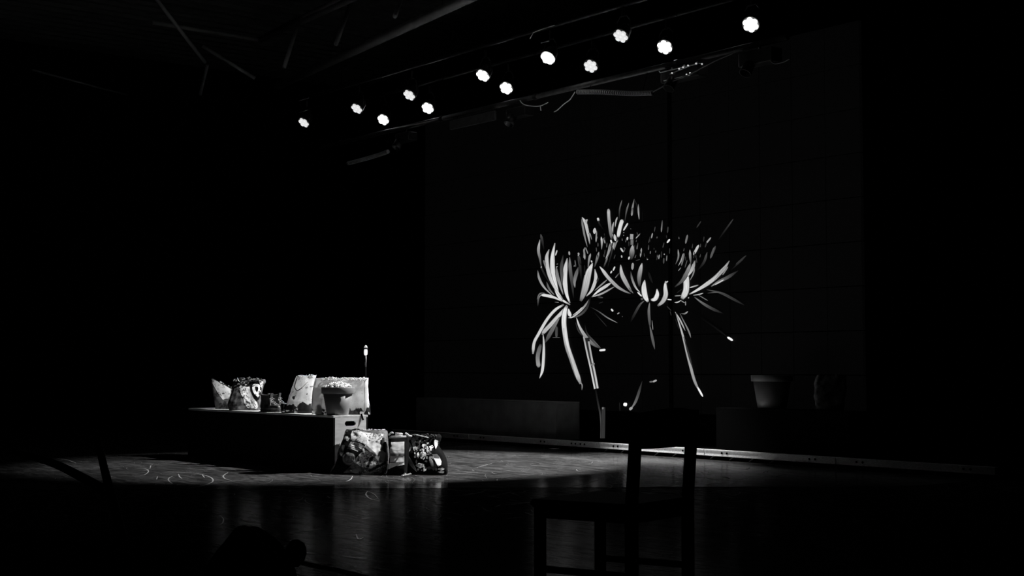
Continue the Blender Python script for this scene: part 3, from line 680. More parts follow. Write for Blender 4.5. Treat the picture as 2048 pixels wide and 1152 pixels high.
# E: left floor sack
def onfl(px, py): return onz(px, py, 0)
E_ = Sack('dark printed sack with crossed black straps, leftmost on the floor', GF, onfl(722, 948), (722, 950), [
    (951, 662, 767, -0.06, -0.12, 0.22), (943, 664, 770, -0.052, -0.132, 0.227), (930, 671, 774, -0.028, -0.108, 0.237), (910, 676, 773, 0.022, -0.038, 0.254), (892, 681, 771, 0.091, 0.041, 0.269), (878, 685, 769, 0.156, 0.126, 0.28), (870, 687, 767, 0.194, 0.174, 0.277), (864, 688, 765, 0.23, 0.21, 0.272)],
    M['sack_dark'], .05, .009, seed=31, rim=.004, part='sack_body')
E_.sheet('pale_face', Q3([(500, 130), (640, 110), (830, 160), (1020, 170), (1170, 190), (1160, 380), (1130, 520), (1200, 640), (1180, 790), (1240, 800), (1190, 960), (1060, 1030), (700, 1040), (540, 1000), (520, 860), (480, 640), (470, 400)]), M['ink_speck'])
E_.sheet('dark_side', Q3([(300, 60), (520, 60), (505, 200), (480, 320), (420, 460), (330, 640), (330, 1000), (560, 1000), (900, 1000), (1300, 900), (1400, 1100), (900, 1120), (0, 1120), (60, 1000), (160, 850)]), M['ink'])
E_.sheet('soiled_hem', Q3([(480, 800), (560, 760), (700, 880), (830, 900), (1000, 930), (1190, 880), (1190, 965), (1060, 1035), (600, 1035), (480, 960)]), M['sack_dark'])
E_.sheet('pale_top', Q3([(490, 200), (520, 120), (640, 110), (830, 190), (810, 400), (720, 350), (620, 315), (500, 300)]), M['ink_stain'])
E_.sheet('pale_triangle', Q3([(815, 340), (1130, 380), (1110, 500), (1060, 640), (980, 600), (880, 490), (810, 420)]), M['ink_soft'])
E_.sheet('grey_facet', Q3([(1110, 500), (1225, 590), (1180, 780), (1120, 740), (1050, 640)]), M['ink_grey'])
E_.sheet('dark_label', Q3([(480, 320), (620, 340), (730, 375), (790, 420), (700, 580), (600, 690), (480, 860), (330, 1000), (300, 900), (320, 640), (400, 480)]), M['ink'])
E_.sheet('grey_label', Q3([(475, 345), (600, 355), (700, 390), (765, 440), (740, 500), (690, 560), (560, 520), (410, 500)]), M['ink_grey'])
for a, b in (((490, 415), (710, 490)), ((455, 445), (690, 525)), ((500, 490), (640, 550))): E_.strip('text_line', Q3([a, ((a[0]+b[0])/2, (a[1]+b[1])/2), b]), 1.9, M['ink_white'])
E_.sheet('round_print', Q3([(450+140*math.cos(k*PI/12), 705+140*math.sin(k*PI/12)) for k in range(24)]), M['ink_mid'])
E_.strip('round_print_rim', Q3([(450+118*math.cos(k*PI/8), 700+112*math.sin(k*PI/8)) for k in range(16)]), 1.6, M['ink_grey'], closed=True)
for k in range(5): E_.strip('round_print_line', Q3([(385+30*k, 640+random.uniform(-20, 30)), (400+28*k, 700), (390+32*k, 760+random.uniform(-30, 20))]), 1.3, M['ink_grey'])
E_.sheet('round_print', Q3([(330+100*math.cos(k*PI/10), 540+125*math.sin(k*PI/10)) for k in range(5, 17)]), M['ink_mid'])
for y, a, b in ((245, 355, 430), (270, 330, 460), (295, 345, 450), (322, 390, 435)): E_.strip('text_line', Q3([(a, y-6), ((a+b)/2, y), (b, y+8)]), 1.7, M['ink_soft'])
E_.strip('dark_print_edge', Q3([(500, 305), (400, 470), (320, 640)]), 2.6, M['ink'])
E_.strip('trim_tape', Q3([(800, 440), (960, 590), (1120, 780)]), 5.5, M['sack_dark'])
E_.strip('strap', Q3([(1000, 620), (900, 740), (840, 890)]), 4.6, M['strap'], .012); E_.strip('strap', Q3([(1230, 785), (1050, 880), (860, 965)]), 4.6, M['strap'], .012)
E_.strip('strap', Q3([(1165, 265), (1180, 420), (1215, 565)]), 4.8, M['strap'], .012)
E_.sheet('strap_end', Q3([(1225, 760), (1270, 755), (1275, 810), (1230, 810)]), M['ink_white'], .014)
E_.crumbs('crumb_heap', M['crumb'], [(random.uniform(703, 765), random.uniform(863.5, 867), random.uniform(.22, .27)) for k in range(70)], .004, .009)
# F: pale striped sack in the middle
F_ = Sack('pale sack with a grey stripe, standing between the other two on the floor', GF, onfl(795, 952), (795, 952), [
    (952, 772, 809, 0.06, 0.02, 0.26), (940, 775, 810, 0.069, 0.039, 0.277), (920, 776, 811, 0.12, 0.1, 0.305), (900, 777, 812, 0.182, 0.172, 0.334), (885, 777, 812, 0.236, 0.236, 0.355), (877, 777, 812, 0.269, 0.269, 0.366), (870, 777, 811, 0.3, 0.3, 0.376)],
    M['ink'], .012, .005, seed=41, rim=.002)  # pale sack's body blackened for the shade of the floral sack beside it
F_.sheet('clean_front', Q4([(10, 345), (352, 340), (352, 835), (260, 850), (130, 880), (20, 930), (20, 800), (0, 600)]), M['ink_white'])
F_.sheet('dark_hem', Q4([(-10, 1060), (-5, 940), (90, 895), (200, 850), (250, 900), (330, 830), (375, 850), (370, 1060)]), M['ink'])  # shade low on the front, painted on as a black sheet
F_.strip('grey_stripe', Q4([(-5, 625), (190, 625), (352, 625)]), 5.6, M['ink_grey']); F_.strip('grey_stripe', Q4([(0, 785), (190, 785), (352, 775)]), 1.8, M['ink_grey']); F_.strip('grey_stripe', Q4([(0, 510), (190, 515), (352, 520)]), .8, M['ink_soft'])
F_.strip('dark_band', Q4([(-5, 325), (190, 320), (352, 312)]), 5.2, M['ink'])
F_.strip('strap', Q4([(75, 180), (45, 350), (-10, 570)]), 4.6, M['strap'], .012)
w = lambda x, y, dy: Vector(((x-795)*F_.s, dy, (952-y)*F_.s))
obj('rolled_edge', tube(B(), [w(776, 876.5, .15), w(793, 876, .14), w(810, 875.5, .15)], .011, 10), M['pale_cloth'], F_.root, True)
obj('rolled_edge', tube(B(), [w(787, 870.5, .17), w(802, 871, .17)], .013, 10), M['crumb'], F_.root, True)
obj('strap_loop', tube(B(), catmull([w(774, 872, .17), w(778, 869, .16), w(781, 867.5, .16), w(783, 869, .17)], 10), .009, 6), M['crumb'], F_.root, True)
obj('strap_loop', tube(B(), catmull([w(808, 869, .19), w(812, 871, .17), w(815, 874, .17), w(820, 875, .19)], 10), .009, 6), M['crumb'], F_.root, True)
# G: floral sack on the right
G_ = Sack('black sack with pale flower print, rightmost of the pile on the floor', GF, onfl(848, 948), (848, 949), [
    (950, 812, 893, -0.08, -0.13, 0.2), (944, 812, 893.5, -0.084, -0.144, 0.205), (930, 812, 891, -0.049, -0.099, 0.216), (915, 812, 887, -0.004, -0.044, 0.229), (905, 812, 880, 0.036, 0.006, 0.237), (895, 812, 874, 0.076, 0.056, 0.245), (885, 812, 876, 0.127, 0.097, 0.253), (878, 812, 878, 0.164, 0.134, 0.259), (872, 812, 875, 0.2, 0.17, 0.264)],
    M['ink'], .04, .008, seed=52, rim=.005)
G_.strip('printed_ring', Q4([(385, 370), (440, 375), (482, 430), (475, 500), (430, 560), (388, 590)]), 3.4, M['ink_soft'], label='pale printed half ring')
G_.sheet('grey_facet', Q4([(390, 655), (440, 640), (500, 730), (600, 920), (615, 985), (520, 900), (400, 760)]), M['ink_grey'])
for a in ([(495, 320), (560, 290), (585, 400), (630, 540), (600, 560), (545, 530)], [(590, 350), (700, 325), (780, 340), (720, 385), (620, 380)], [(730, 400), (770, 360), (810, 500), (760, 490), (720, 440)],
          [(815, 430), (850, 450), (880, 560), (820, 540)], [(870, 450), (940, 420), (975, 460), (900, 510)]): G_.sheet('petal_print', Q4(a), M['ink_stain'])
for c in ((740, 635, 68, 85), (690, 850, 80, 55), (640, 630, 25, 60)): G_.sheet('flower_print', Q4(blob(*c, 18, .22)), M['ink_stain'])
for c in ((920, 720, 52, 80), (965, 850, 60, 90), (870, 900, 70, 30), (650, 430, 35, 70), (860, 590, 28, 35)): G_.sheet('leaf_print', Q4(blob(*c, 16, .22)), M['ink_mid'])
for c in ((580, 660, 18, 22), (605, 765, 18, 40), (715, 945, 16, 14), (720, 510, 24, 18), (640, 930, 20, 25), (770, 880, 22, 16), (560, 310, 30, 25)): G_.sheet('petal_print', Q4(blob(*c, 10, .25)), M['ink_soft'])
for k in range(34):
    y = random.uniform(300, 960); x = random.uniform(560, 850+.3*(y-300))
    G_.sheet('petal_print', Q4(blob(x, y, random.uniform(12, 30), random.uniform(14, 34), 9, .45)), random.choice((M['ink_mid'], M['ink_grey'], M['ink_soft'])), res=1.5)
for k in range(9): a = k*.7; G_.strip('flower_print_line', Q4([(740+30*math.cos(a), 640+35*math.sin(a)), (740+52*math.cos(a+.5), 640+62*math.sin(a+.5))]), 1.1, M['ink_mid'])
G_.sheet('pale_oval', Q4([(945, 650), (1040, 612), (1090, 670), (1130, 760), (1125, 830), (1060, 875), (1010, 780)]), M['ink_white'])
G_.sheet('grey_oval', Q4([(935, 612), (1030, 605), (1085, 660), (1090, 700), (980, 705)]), M['ink_grey'])
for c in ((1125, 925, 62, 28), (1130, 985, 62, 24)): G_.sheet('text_block', Q4(blob(*c, 16, .3)), M['ink_white'])
G_.sheet('sack_corner', Q4([(975, 295), (1072, 335), (1050, 420), (1010, 505), (985, 420)]), M['ink_stain'])
w = lambda x, y, dy: Vector(((x-848)*G_.s, dy, (949-y)*G_.s))
obj('rim_edge', tube(B(), catmull([w(829, 872, .1), w(842, 875, .08), w(856, 878, .07)], 8), .006, 6), M['crumb'], G_.root, True)
G_.crumbs('crumb_heap', M['soil'], [(random.uniform(815, 872), random.uniform(872, 878), random.uniform(.08, .16)) for k in range(40)], .007, .016)
sc2 = B(); bmesh.ops.create_grid(sc2, x_segments=5, y_segments=5, size=.04)
for v in sc2.verts: v.co.z = .012+abs(noise.noise(v.co*30))*.06
s2 = tag(obj('paper_scrap', sc2, M['ink_white']), 'crumpled white scrap on the floor in front of the striped sack', 'scrap'); s2.location = onfl(813, 954)

# ------------------------------------------------------------------ pots
def pot(label, loc, rb, rt, h, rimh, m, filled, rz=0, group=None):
    r = empty('plant_pot', loc, label, 'plant pot', group)
    obj('pot_body', lathe(B(), [(rb*.98, 0), (rb, .004), (rt*.90, h-rimh), (rt*.88, h-rimh), (rb*.9, .02), (0.0005, .02)], 48), m, r, True)
    obj('rim', lathe(B(), [(rt*.89, h-rimh), (rt*.985, h-rimh-.001), (rt, h-rimh+.004), (rt*1.015, h-.004), (rt, h), (rt*.95, h), (rt*.90, h-.01), (rt*.89, h-rimh)], 48), m, r, True)
    if filled:
        pts = []
        for k in range(230):
            a = random.uniform(0, 2*PI); q = math.sqrt(random.random())*rt*.86; pts.append((q*math.cos(a), q*math.sin(a), h-.022+.062*(1-(q/rt)**2)+random.uniform(0, .010)))
        o = obj('crumb_heap', lumps(B(), pts, .007, .017), M['crumb'], r); o['kind'] = 'stuff'
        o = obj('soil', lathe(B(), [(rt*.9, h-.03), (rt*.5, h+.012), (.001, h+.02)], 24), M['soil'], r, True)
    return r
pot('pale plastic pot heaped with white crumbs on the box corner', Vector((-12.975, 7.872, BH)), .113, .172, .295, .065, M['pot'], True)
pp = onY(1540, 815, 12.86); pot('lone grey plastic pot on the dark box at the right', Vector((pp.x, 12.90, .60)), .17, .245, .40, .075, M['pot_dim'], False)
# dim sack beside the lone pot
q = onY(1655, 815, 12.86)
H_ = Sack('dim patterned sack beside the lone grey pot', 'sack by the lone pot', Vector((q.x, 12.9, .60)), (1655, 815), [(815, 1632, 1680, -.04, -.06, .1), (790, 1628, 1684, -.02, -.04, .1), (765, 1628, 1688, .02, .0, .1), (745, 1634, 1690, .05, .04, .1)], M['sack_dark'], .02, .008, seed=61)
# clear glass between boots and sack
gl = empty('drinking_glass', onbox(567.5, 7.79), 'small clear drinking glass standing right of the boots', 'glass')
obj('glass_wall', lathe(B(), [(.0005, 0), (.028, 0), (.034, .098), (.031, .098), (.026, .012), (.0005, .012)], 24), M['glass'], gl, True)

# ------------------------------------------------------------------ boots
def boot(label, loc, rz, sc=1):
    r = empty('work_boot', loc, label, 'boot', 'pair of boots', rz); r.scale = (sc, sc, sc)
    def foot(z, toe, heel, wf, wh, n=28):
        out = []
        for k in range(n):
            a = 2*PI*k/n; c, s_ = math.cos(a), math.sin(a); x = (toe if c > 0 else heel)*math.copysign(abs(c)**.75, c)
            wd = wf if c > 0 else wh; out.append(Vector((x, wd*math.copysign(abs(s_)**.8, s_)*(1 if c < .6 else .96), z)))
        return out
    def loft(rings, close=True):
        bm = B(); rr = [[bm.verts.new(p) for p in q] for q in rings]; n = len(rr[0])
        for a, b in zip(rr, rr[1:]):
            for k in range(n): bm.faces.new((a[k], a[(k+1) % n], b[(k+1) % n], b[k]))
        bm.faces.new(rr[0][::-1])
        if close: bm.faces.new(rr[-1])
        return bm
    sole = loft([foot(0, .195, -.088 and .088, .05, .040), foot(.006, .200, .092, .053, .043), foot(.026, .203, .094, .054, .044), foot(.030, .198, .090, .051, .041)])
    o = obj('sole', sole, M['sole'], r)
    up = [foot(.028, .194, .085, .047, .038), foot(.05, .196, .088, .049, .040), foot(.072, .186, .087, .047, .040), foot(.088, .155, .084, .043, .039), foot(.104, .115, .082, .039, .039), foot(.122, .082, .080, .039, .040), foot(.15, .062, .078, .042, .043), foot(.18, .058, .080, .045, .046), foot(.20, .062, .086, .048, .050), foot(.196, .054, .078, .042, .044), foot(.15, .050, .066, .034, .034)]
    for q in up:
        for p in q: p += noise.noise_vector(p*22+Vector((sc*7, 0, rz)))*.005
    obj('upper', loft(up), M['leather'], r, True)
    cap = [foot(.031, .199, -.10, .050, .045), foot(.05, .202, -.10, .052, .045), foot(.074, .193, -.105, .049, .045), foot(.086, .17, -.11, .043, .04)]
    obj('toe_cap', loft(cap), M['leather'], r, True)
    obj('collar', tube(B(), [Vector((.062*math.cos(a) if math.cos(a) > 0 else .086*math.cos(a), .049*math.sin(a), .2+.008*math.cos(2*a))) for a in [2*PI*k/20 for k in range(21)]], .008, 6, False), M['leather'], r, True)
    tg = B(); box(tg, (.066, 0, .185), (.012, .05, .075), .004, Matrix.Rotation(.18, 3, 'Y')); obj('tongue', tg, M['leather'], r)
    for k, (x, z) in enumerate(((.150, .094), (.122, .108), (.096, .124), (.080, .145), (.074, .165))):
        s_ = -1 if k % 2 else 1
        obj('lace', tube(B(), [(x-.006, -.034*s_, z-.010), (x+.003, 0, z+.006), (x+.010, .034*s_, z-.010)], .0035, 5), M['lace'], r)
    lp = catmull([(.078, 0, .172), (.098, -.03, .165), (.096, -.052, .125), (.11, -.058, .08)], 10); obj('lace', tube(B(), lp, .003, 5), M['lace'], r)
    for k in range(6):
        bb = B(); x = -.07+k*.05; box(bb, (x, 0, .004), (.022, .108, .008), .002); obj('tread_lug', bb, M['sole'], o)
    return r
boot('dark worn laced work boot in front of the mottled sack', onbox(534, 7.80), RZ-.55, .95)
boot('dark worn laced work boot just behind the other, toe by the glass', onbox(549, 7.97), RZ-.35, .95)

# ------------------------------------------------------------------ lantern behind the box
lp = atd(731.5, 700, 16.6)
ln = empty('lantern', Vector((lp.x, lp.y, 0)), 'small lit lantern on a dark post behind the long box', 'lantern')
zt_ = lambda py: atd(731.5, py, 16.6).z
obj('post', tube(B(), [(0, 0, .02), (0, 0, zt_(716))], .010, 8), M['chair'], ln)
obj('base', lathe(B(), [(.12, 0), (.12, .015), (.03, .03), (.0005, .03)], 24), M['black_metal'], ln)
obj('glass_globe', lathe(B(), [(.010, zt_(711)), (.019, zt_(709)), (.021, zt_(704)), (.019, zt_(699.5)), (.010, zt_(698))], 20), glowing('lantern_glass', .85), ln, True)
obj('collar', lathe(B(), [(.024, zt_(698.3)), (.026, zt_(697.6)), (.026, zt_(696)), (.022, zt_(695.6))], 20), M['black_metal'], ln)
obj('cap', lathe(B(), [(.022, zt_(695.6)), (.014, zt_(692)), (.002, zt_(690))], 20), glowing('lantern_cap', .38), ln, True)
obj('stem_sleeve', lathe(B(), [(.010, zt_(734)), (.012, zt_(722)), (.010, zt_(712))], 14), M['pipe'], ln, True)

# sprig on the grey box
sp_ = onY(933, 800, 13.08); sg = empty('dried_sprig', Vector((sp_.x, 13.10, .60)), 'faint dried sprig standing on the plain grey box', 'sprig')
obj('sprig_stem', tube(B(), [(0, 0, 0), (.005, 0, .12), (-.01, 0, .21)], .004, 5), M['pipe'], sg)
for k in range(9): obj('leaf', lumps(B(), [Vector((random.uniform(-.03, .03), random.uniform(-.02, .02), .04+k*.02))], .008, .013), M['ink_mid'], sg)

# ------------------------------------------------------------------ lamps on two pipes
ROW_A = [(607, 246, 4), (713, 218, 2), (818, 191, 2.4), (965, 152, 7), (1095, 117, 40), (1241, 73, 2)]
ROW_B = [(766, 240, 6), (855, 217, 6), (1012, 177, 5), (1181, 133, 3), (1329, 95, 6), (1501, 50, 9)]
YA, YB, ZL = 11.38, 12.15, 5.0
LMAT = {}
LABELS_A = ['first LED lamp from the far end of the upper pipe, lenses distinct', 'second LED lamp from the far end of the upper pipe', 'third LED lamp from the far end of the upper pipe', 'fourth LED lamp from the far end of the upper pipe, slight halo',
            'brightest LED lamp with a wide halo, fifth on the upper pipe', 'last and nearest LED lamp on the upper pipe, lens cluster tall']
LABELS_B = ['first LED lamp from the far end of the lower pipe', 'second LED lamp from the far end of the lower pipe', 'third LED lamp from the far end of the lower pipe', 'fourth LED lamp on the lower pipe, notched lower edge', 'fifth LED lamp on the lower pipe above the bright fixture', 'sixth and highest LED lamp, nearest end of the lower pipe']
def lamp_dir(a): return Vector((.174, -.718, -.80)).normalized() if a else Vector((.37, -.75, -.70)).normalized()
def lamp(px, py, st, row, label):
    Y = YA if row else YB; p = onY(px, py, Y); n = lamp_dir(row)
    r = empty('stage_lamp', p, label, 'stage lamp', 'LED lamps on the pipes'); R_ = n.to_track_quat('Z', 'Y').to_matrix()
    r.rotation_euler = R_.to_euler()
    if st not in LMAT: LMAT[st] = glowing('led_lens_%g' % st, st if st > 4 else .93, 0 if st > 4 else .25)
    if 'p%g' % st not in LMAT: LMAT['p%g' % st] = glowing('led_plate_%g' % st, .9 if st > 4 else .34)
    lens = []
    for k in range(7):
        a = PI/6+k*PI/3; q = Vector((0, 0, 0)) if k == 6 else Vector((.059*math.cos(a), .059*math.sin(a), 0))
        o = obj('lens', lathe(B(), [(.0335, -.01), (.0335, 0), (.026, .006), (.012, .009), (.0008, .010)], 18), LMAT[st], r, True); o.location = q
    obj('housing', lathe(B(), [(.0005, -.20), (.05, -.20), (.080, -.15), (.096, -.03), (.102, -.012), (.096, -.012), (.092, -.018), (.0005, -.018)], 28), M['black_metal'], r)
    obj('lens_plate', lathe(B(), [(.0005, -.012), (.066, -.012), (.066, -.006), (.0005, -.006)], 24), LMAT['p%g' % st], r)
    inv = R_.inverted()
    up = inv @ Vector((0, 0, 1)); side = inv @ Vector((1, 0, 0)); c = Vector((0, 0, -.09))
    pts = [c-side*.11+side*.015, c-side*.115, c-side*.115+up*.13, c-side*.06+up*.19, c+side*.06+up*.19, c+side*.115+up*.13, c+side*.115, c+side*.095]
    obj('yoke', tube(B(), pts, .009, 6), M['black_metal'], r)
    obj('clamp', tube(B(), [c+up*.19, c+up*.30], .02, 8), M['black_metal'], r)
    return p
for i, q in enumerate(ROW_A): lamp(*q, 1, LABELS_A[i])
for i, q in enumerate(ROW_B): lamp(*q, 0, LABELS_B[i])
def hpipe(name, label, x0, x1, y, z, r, m, cat):
    o = obj(name, tube(B(), [(x0-(x0+x1)/2, 0, 0), ((x1-x0)/2, 0, 0)], r, 14), m, None, True); o.location = ((x0+x1)/2, y, z); return tag(o, label, cat)
off = .09*.74
hpipe('upper_pipe', 'dark lamp pipe nearest the audience, carrying six LED lamps', -21.5, -9.5, YA+.07, ZL+.42, .024, M['black_metal'], 'pipe')
hpipe('lower_pipe', 'dark lamp pipe nearer the screen, carrying six LED lamps', -21.5, -9.5, YB+.07, ZL+.40, .024, M['black_metal'], 'pipe')

# front truss with cables and fixtures
YT = 11.86; zt1 = onY(1200, 163, YT).z; z_lo = zt1-.30
tr = empty('rigging_pipe', (-14.5, YT, zt1), 'dull metal rigging pipe hung below the LED lamps, carrying small fixtures', 'pipe')
X0, X1 = onY(640, 300, YT).x, onY(1575, 90, YT).x
obj('pipe_tube', tube(B(), [(X0+14.5, 0, 0), (X1+14.5, 0, 0)], .035, 14), M['pipe'], tr, True)
for x in (-19.5, -16.7, -14.55, -11.9):
    obj('hanger', tube(B(), [(x+14.5, 0, .03), (x+14.5, 0, 7.38-zt1)], .004, 6), M['black'], tr)
    obj('coupler', tube(B(), [(x+14.5-.03, 0, 0), (x+14.5+.03, 0, 0)], .045, 12), M['black_metal'], tr)
def pY(L, Y): return [onY(x, y, Y) for x, y in L]
def wire(name, label, cat, L, Y, r, m, n=16, group=None):
    P = catmull(pY(L, Y), n); c = P[n//2].copy(); o = obj(name, tube(B(), [p-c for p in P], r, 7), m, None, True); o.location = c; return tag(o, label, cat, group)
wire('hanging_cable', 'loose cable sagging below the rigging pipe between two lamps', 'cable', [(1040, 201), (1046, 208), (1060, 212), (1080, 212), (1096, 205)], YT-.08, .007, M['bright_steel'])
wire('hanging_cable', 'short cable rising steeply toward the ribbed hose', 'cable', [(1108, 224), (1115, 220), (1128, 208), (1140, 199), (1150, 184)], YT-.045, .007, M['bright_steel'])
wire('hanging_cable', 'long straight cable running up from the end of the ribbed hose', 'cable', [(1306, 184), (1345, 163), (1380, 148), (1430, 122), (1470, 105)], YT-.12, .007, M['pipe'])
wire('hanging_cable', 'thin cable end drooping by the highest lamp fixture', 'cable', [(1542, 122), (1550, 127), (1566, 124), (1580, 117)], YT-.08, .009, M['pipe'])
wire('hanging_cable', 'short cable tail tied to the sagging cable', 'cable', [(1081, 212), (1081, 216), (1082, 221)], YT-.08, .007, M['bright_steel'], 6)
def hose(label, L, Y, r):
    P = catmull(pY(L, Y), 44); c = P[22].copy(); r_ = empty('ribbed_hose', c, label, 'hose')
    obj('hose_core', tube(B(), [p-c for p in P], r*.8, 10), M['black_metal'], r_, True)
    bm = B()
    for a, b in zip(P, P[1:]):
        m_ = (a+b)/2-c; t = (b-a).normalized(); tube(bm, [m_-t*.008, m_+t*.008], r, 10)
    o = obj('hose_rib', bm, M['rib'], r_); o['kind'] = 'stuff'
    for k in (6, 36):
        q = P[k]; obj('hose_hook', tube(B(), [q-c, Vector((q.x, YT, zt1))-c], .004, 6), M['black'], r_)
hose('ribbed hose hung level below the rigging pipe, under two lamps', [(1155, 184), (1200, 184), (1260, 187), (1306, 186)], YT-.10, .032)
hose('ribbed hose rising at the dark far end of the rigging pipe', [(696, 327), (730, 318), (760, 309), (776, 303)], YT-.10, .032)
def fixture(label, px, py, L, h, ang=0, m=None, edge=True):
    p = onY(px, py, YT); p.z = min(p.z, zt1-.05-h/2); r = empty('stage_fixture', p, label, 'stage fixture', rz=0)
    rot = Matrix.Rotation(ang, 3, 'Y')
    obj('body', box(B(), (0, 0, -.02), (L, .17, h), .012), m or M['black_metal'], r)
    obj('snout', lathe(B(), [(.0005, 0), (.062, 0), (.07, .14), (.064, .14), (.055, .02), (.0005, .02)], 20, mtx=Matrix.Translation((-L*.2, -.06, -h/2)) @ Matrix.Rotation(PI*.82, 4, 'X')), M['black_metal'], r, True)
    obj('hook_clamp', tube(B(), [(0, 0, h/2-.03), (0, 0, zt1-p.z-.03)], .016, 8), M['black_metal'], r)
    if edge:
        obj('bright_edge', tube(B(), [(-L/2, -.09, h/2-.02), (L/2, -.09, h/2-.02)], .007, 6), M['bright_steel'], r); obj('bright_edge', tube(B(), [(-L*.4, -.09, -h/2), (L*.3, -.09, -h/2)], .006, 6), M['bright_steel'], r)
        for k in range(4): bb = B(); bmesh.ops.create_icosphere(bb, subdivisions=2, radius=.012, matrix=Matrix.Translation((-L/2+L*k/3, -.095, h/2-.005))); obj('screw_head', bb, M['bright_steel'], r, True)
    return r
fixture('bright-edged fixture with small screws hung beneath the fifth lower lamp', 1368, 146, .62, .13)
fx = bpy.data.objects['stage_fixture']; fo = fx.location
for x, y in ((1392, 127), (1404, 128), (1344, 146), (1358, 137.5), (1366, 134.5), (1376, 131), (1380, 146), (1373, 149)):  # self-glowing dots added in place of reflected glints on the fixture
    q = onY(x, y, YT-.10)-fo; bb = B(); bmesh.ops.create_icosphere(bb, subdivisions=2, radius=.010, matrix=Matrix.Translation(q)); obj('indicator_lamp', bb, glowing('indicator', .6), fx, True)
obj('indicator_bar', tube(B(), [onY(1340, 148, YT-.095)-fo, onY(1394, 126, YT-.095)-fo, onY(1406, 128, YT-.095)-fo], .005, 6), M['bright_steel'], fx)  # pale bar laid along the same row of glints
fixture('dark box fixture at the upper end of the rigging pipe', 1520, 112, .5, .16, edge=False)
fixture('dark fixture with glinting cable below the third lower lamp', 1040, 222, .4, .13, edge=False)
fixture('dim fixture hung below the far lamps', 812, 272, .36, .13, edge=False)
t_ = onY(945, 241, YT-.06); ob = obj('flat_baffle', box(B(), (0, 0, 0), (1.05, .04, .13), .006), M['pipe']); ob.location = t_; tag(ob, 'flat grey baffle bar hung on the rigging pipe under the third lower lamp', 'baffle')
for x in (-.4, .4): obj('hook', tube(B(), [(x, 0, .05), (x, .05, zt1-t_.z)], .008, 6), M['black_metal'], ob)
rodp = onY(1100, 72, YA-.02); pr_ = empty('rod_frame', rodp, 'thin bent rod frame above the brightest lamp', 'rod frame')
for L in ([(1060, 78), (1066, 66)], [(1066, 65), (1085, 58), (1110, 50)], [(1082, 86), (1098, 82)]):
    P = [p-rodp for p in pY(L, YA-.02)]; obj('rod', tube(B(), P, .006, 6), M['bright_steel'], pr_)
rodp = onY(607, 215, YA-.02); pr_ = empty('rod_frame', rodp, 'thin short rods above the farthest upper lamp', 'rod frame')
for L in ([(598, 202), (617, 196)], [(599, 225), (616, 220)]):
    P = [p-rodp for p in pY(L, YA-.02)]; obj('rod', tube(B(), P, .006, 6), M['bright_steel'], pr_)

# ------------------------------------------------------------------ chair in the dark
def leg_at(r, d): return camxy(r, d)
cA, cB, cC, cD = leg_at(.126, 6.40), leg_at(.416, 6.76), leg_at(.513, 6.15), leg_at(.80, 6.52)
cc = (cA+cB+cC+cD)/4; ch = empty('wooden_chair', cc, 'black wooden chair silhouetted in the foreground before the screen', 'chair')
SH = .51
def bar(name, a, b, w, par=ch, m=None):
    bm = B(); a = a-cc; b = b-cc; t = (b-a); rot = t.to_track_quat('Z', 'Y').to_matrix()
    box(bm, (a+b)/2, (w[0], w[1], t.length), .005, rot); return obj(name, bm, m or M['chair'], par)
up = lambda p, z: Vector((p.x, p.y, z))
for p in (cA, cB): bar('leg', up(p, 0), up(p, SH-.03), (.042, .042))
for p in (cC, cD):
    dv = (p-(cA if p is cC else cB)).normalized()*.03
    bar('leg', up(p, 0), up(p, SH), (.045, .045)); bar('back_post', up(p, SH-.02), up(p, .905)+dv, (.045, .045))
seat = B(); corners = [cA+(cA-cD).normalized()*.05, cB+(cB-cC).normalized()*.05, cD+(cD-cA).normalized()*.03, cC+(cC-cB).normalized()*.03]
lo = [seat.verts.new(up(p, SH-.035)-cc) for p in corners]; hi = [seat.verts.new(up(p, SH)-cc) for p in corners]
seat.faces.new(lo[::-1]); seat.faces.new(hi)
for k in range(4): seat.faces.new((lo[k], lo[(k+1) % 4], hi[(k+1) % 4], hi[k]))
bmesh.ops.recalc_face_normals(seat, faces=seat.faces[:]); bmesh.ops.bevel(seat, geom=seat.edges[:], offset=.008, segments=2, affect='EDGES')
obj('seat', seat, M['chair'], ch)
bk = B(); dv = (cC-cA).normalized()*.025; ends = []
for i in range(9):
    t = i/8; p = cC.lerp(cD, t)+dv+(cC-cA).normalized()*.035*math.sin(PI*t)
    ends.append((p, .745, .90+.018*math.sin(PI*t)))
th = (cC-cA).normalized()*.009
rows_ = [[bk.verts.new(up(p, z)+s*th-cc) for s, z in ((-1, a), (1, a), (1, b), (-1, b))] for p, a, b in ends]
for a, b in zip(rows_, rows_[1:]):
    for k in range(4): bk.faces.new((a[k], b[k], b[(k+1) % 4], a[(k+1) % 4]))
bk.faces.new(rows_[0]); bk.faces.new(rows_[-1][::-1]); bmesh.ops.recalc_face_normals(bk, faces=bk.faces[:])
obj('backrest', bk, M['chair'], ch, False)
for a, b, z in ((cA, cB, .455), (cA, cC, .455), (cB, cD, .455), (cC, cD, .455)): bar('seat_rail', up(a, z), up(b, z), (.02, .06))
for a, b, z in ((cA, cC, .20), (cB, cD, .20)): bar('stretcher', up(a, z), up(b, z), (.022, .03))

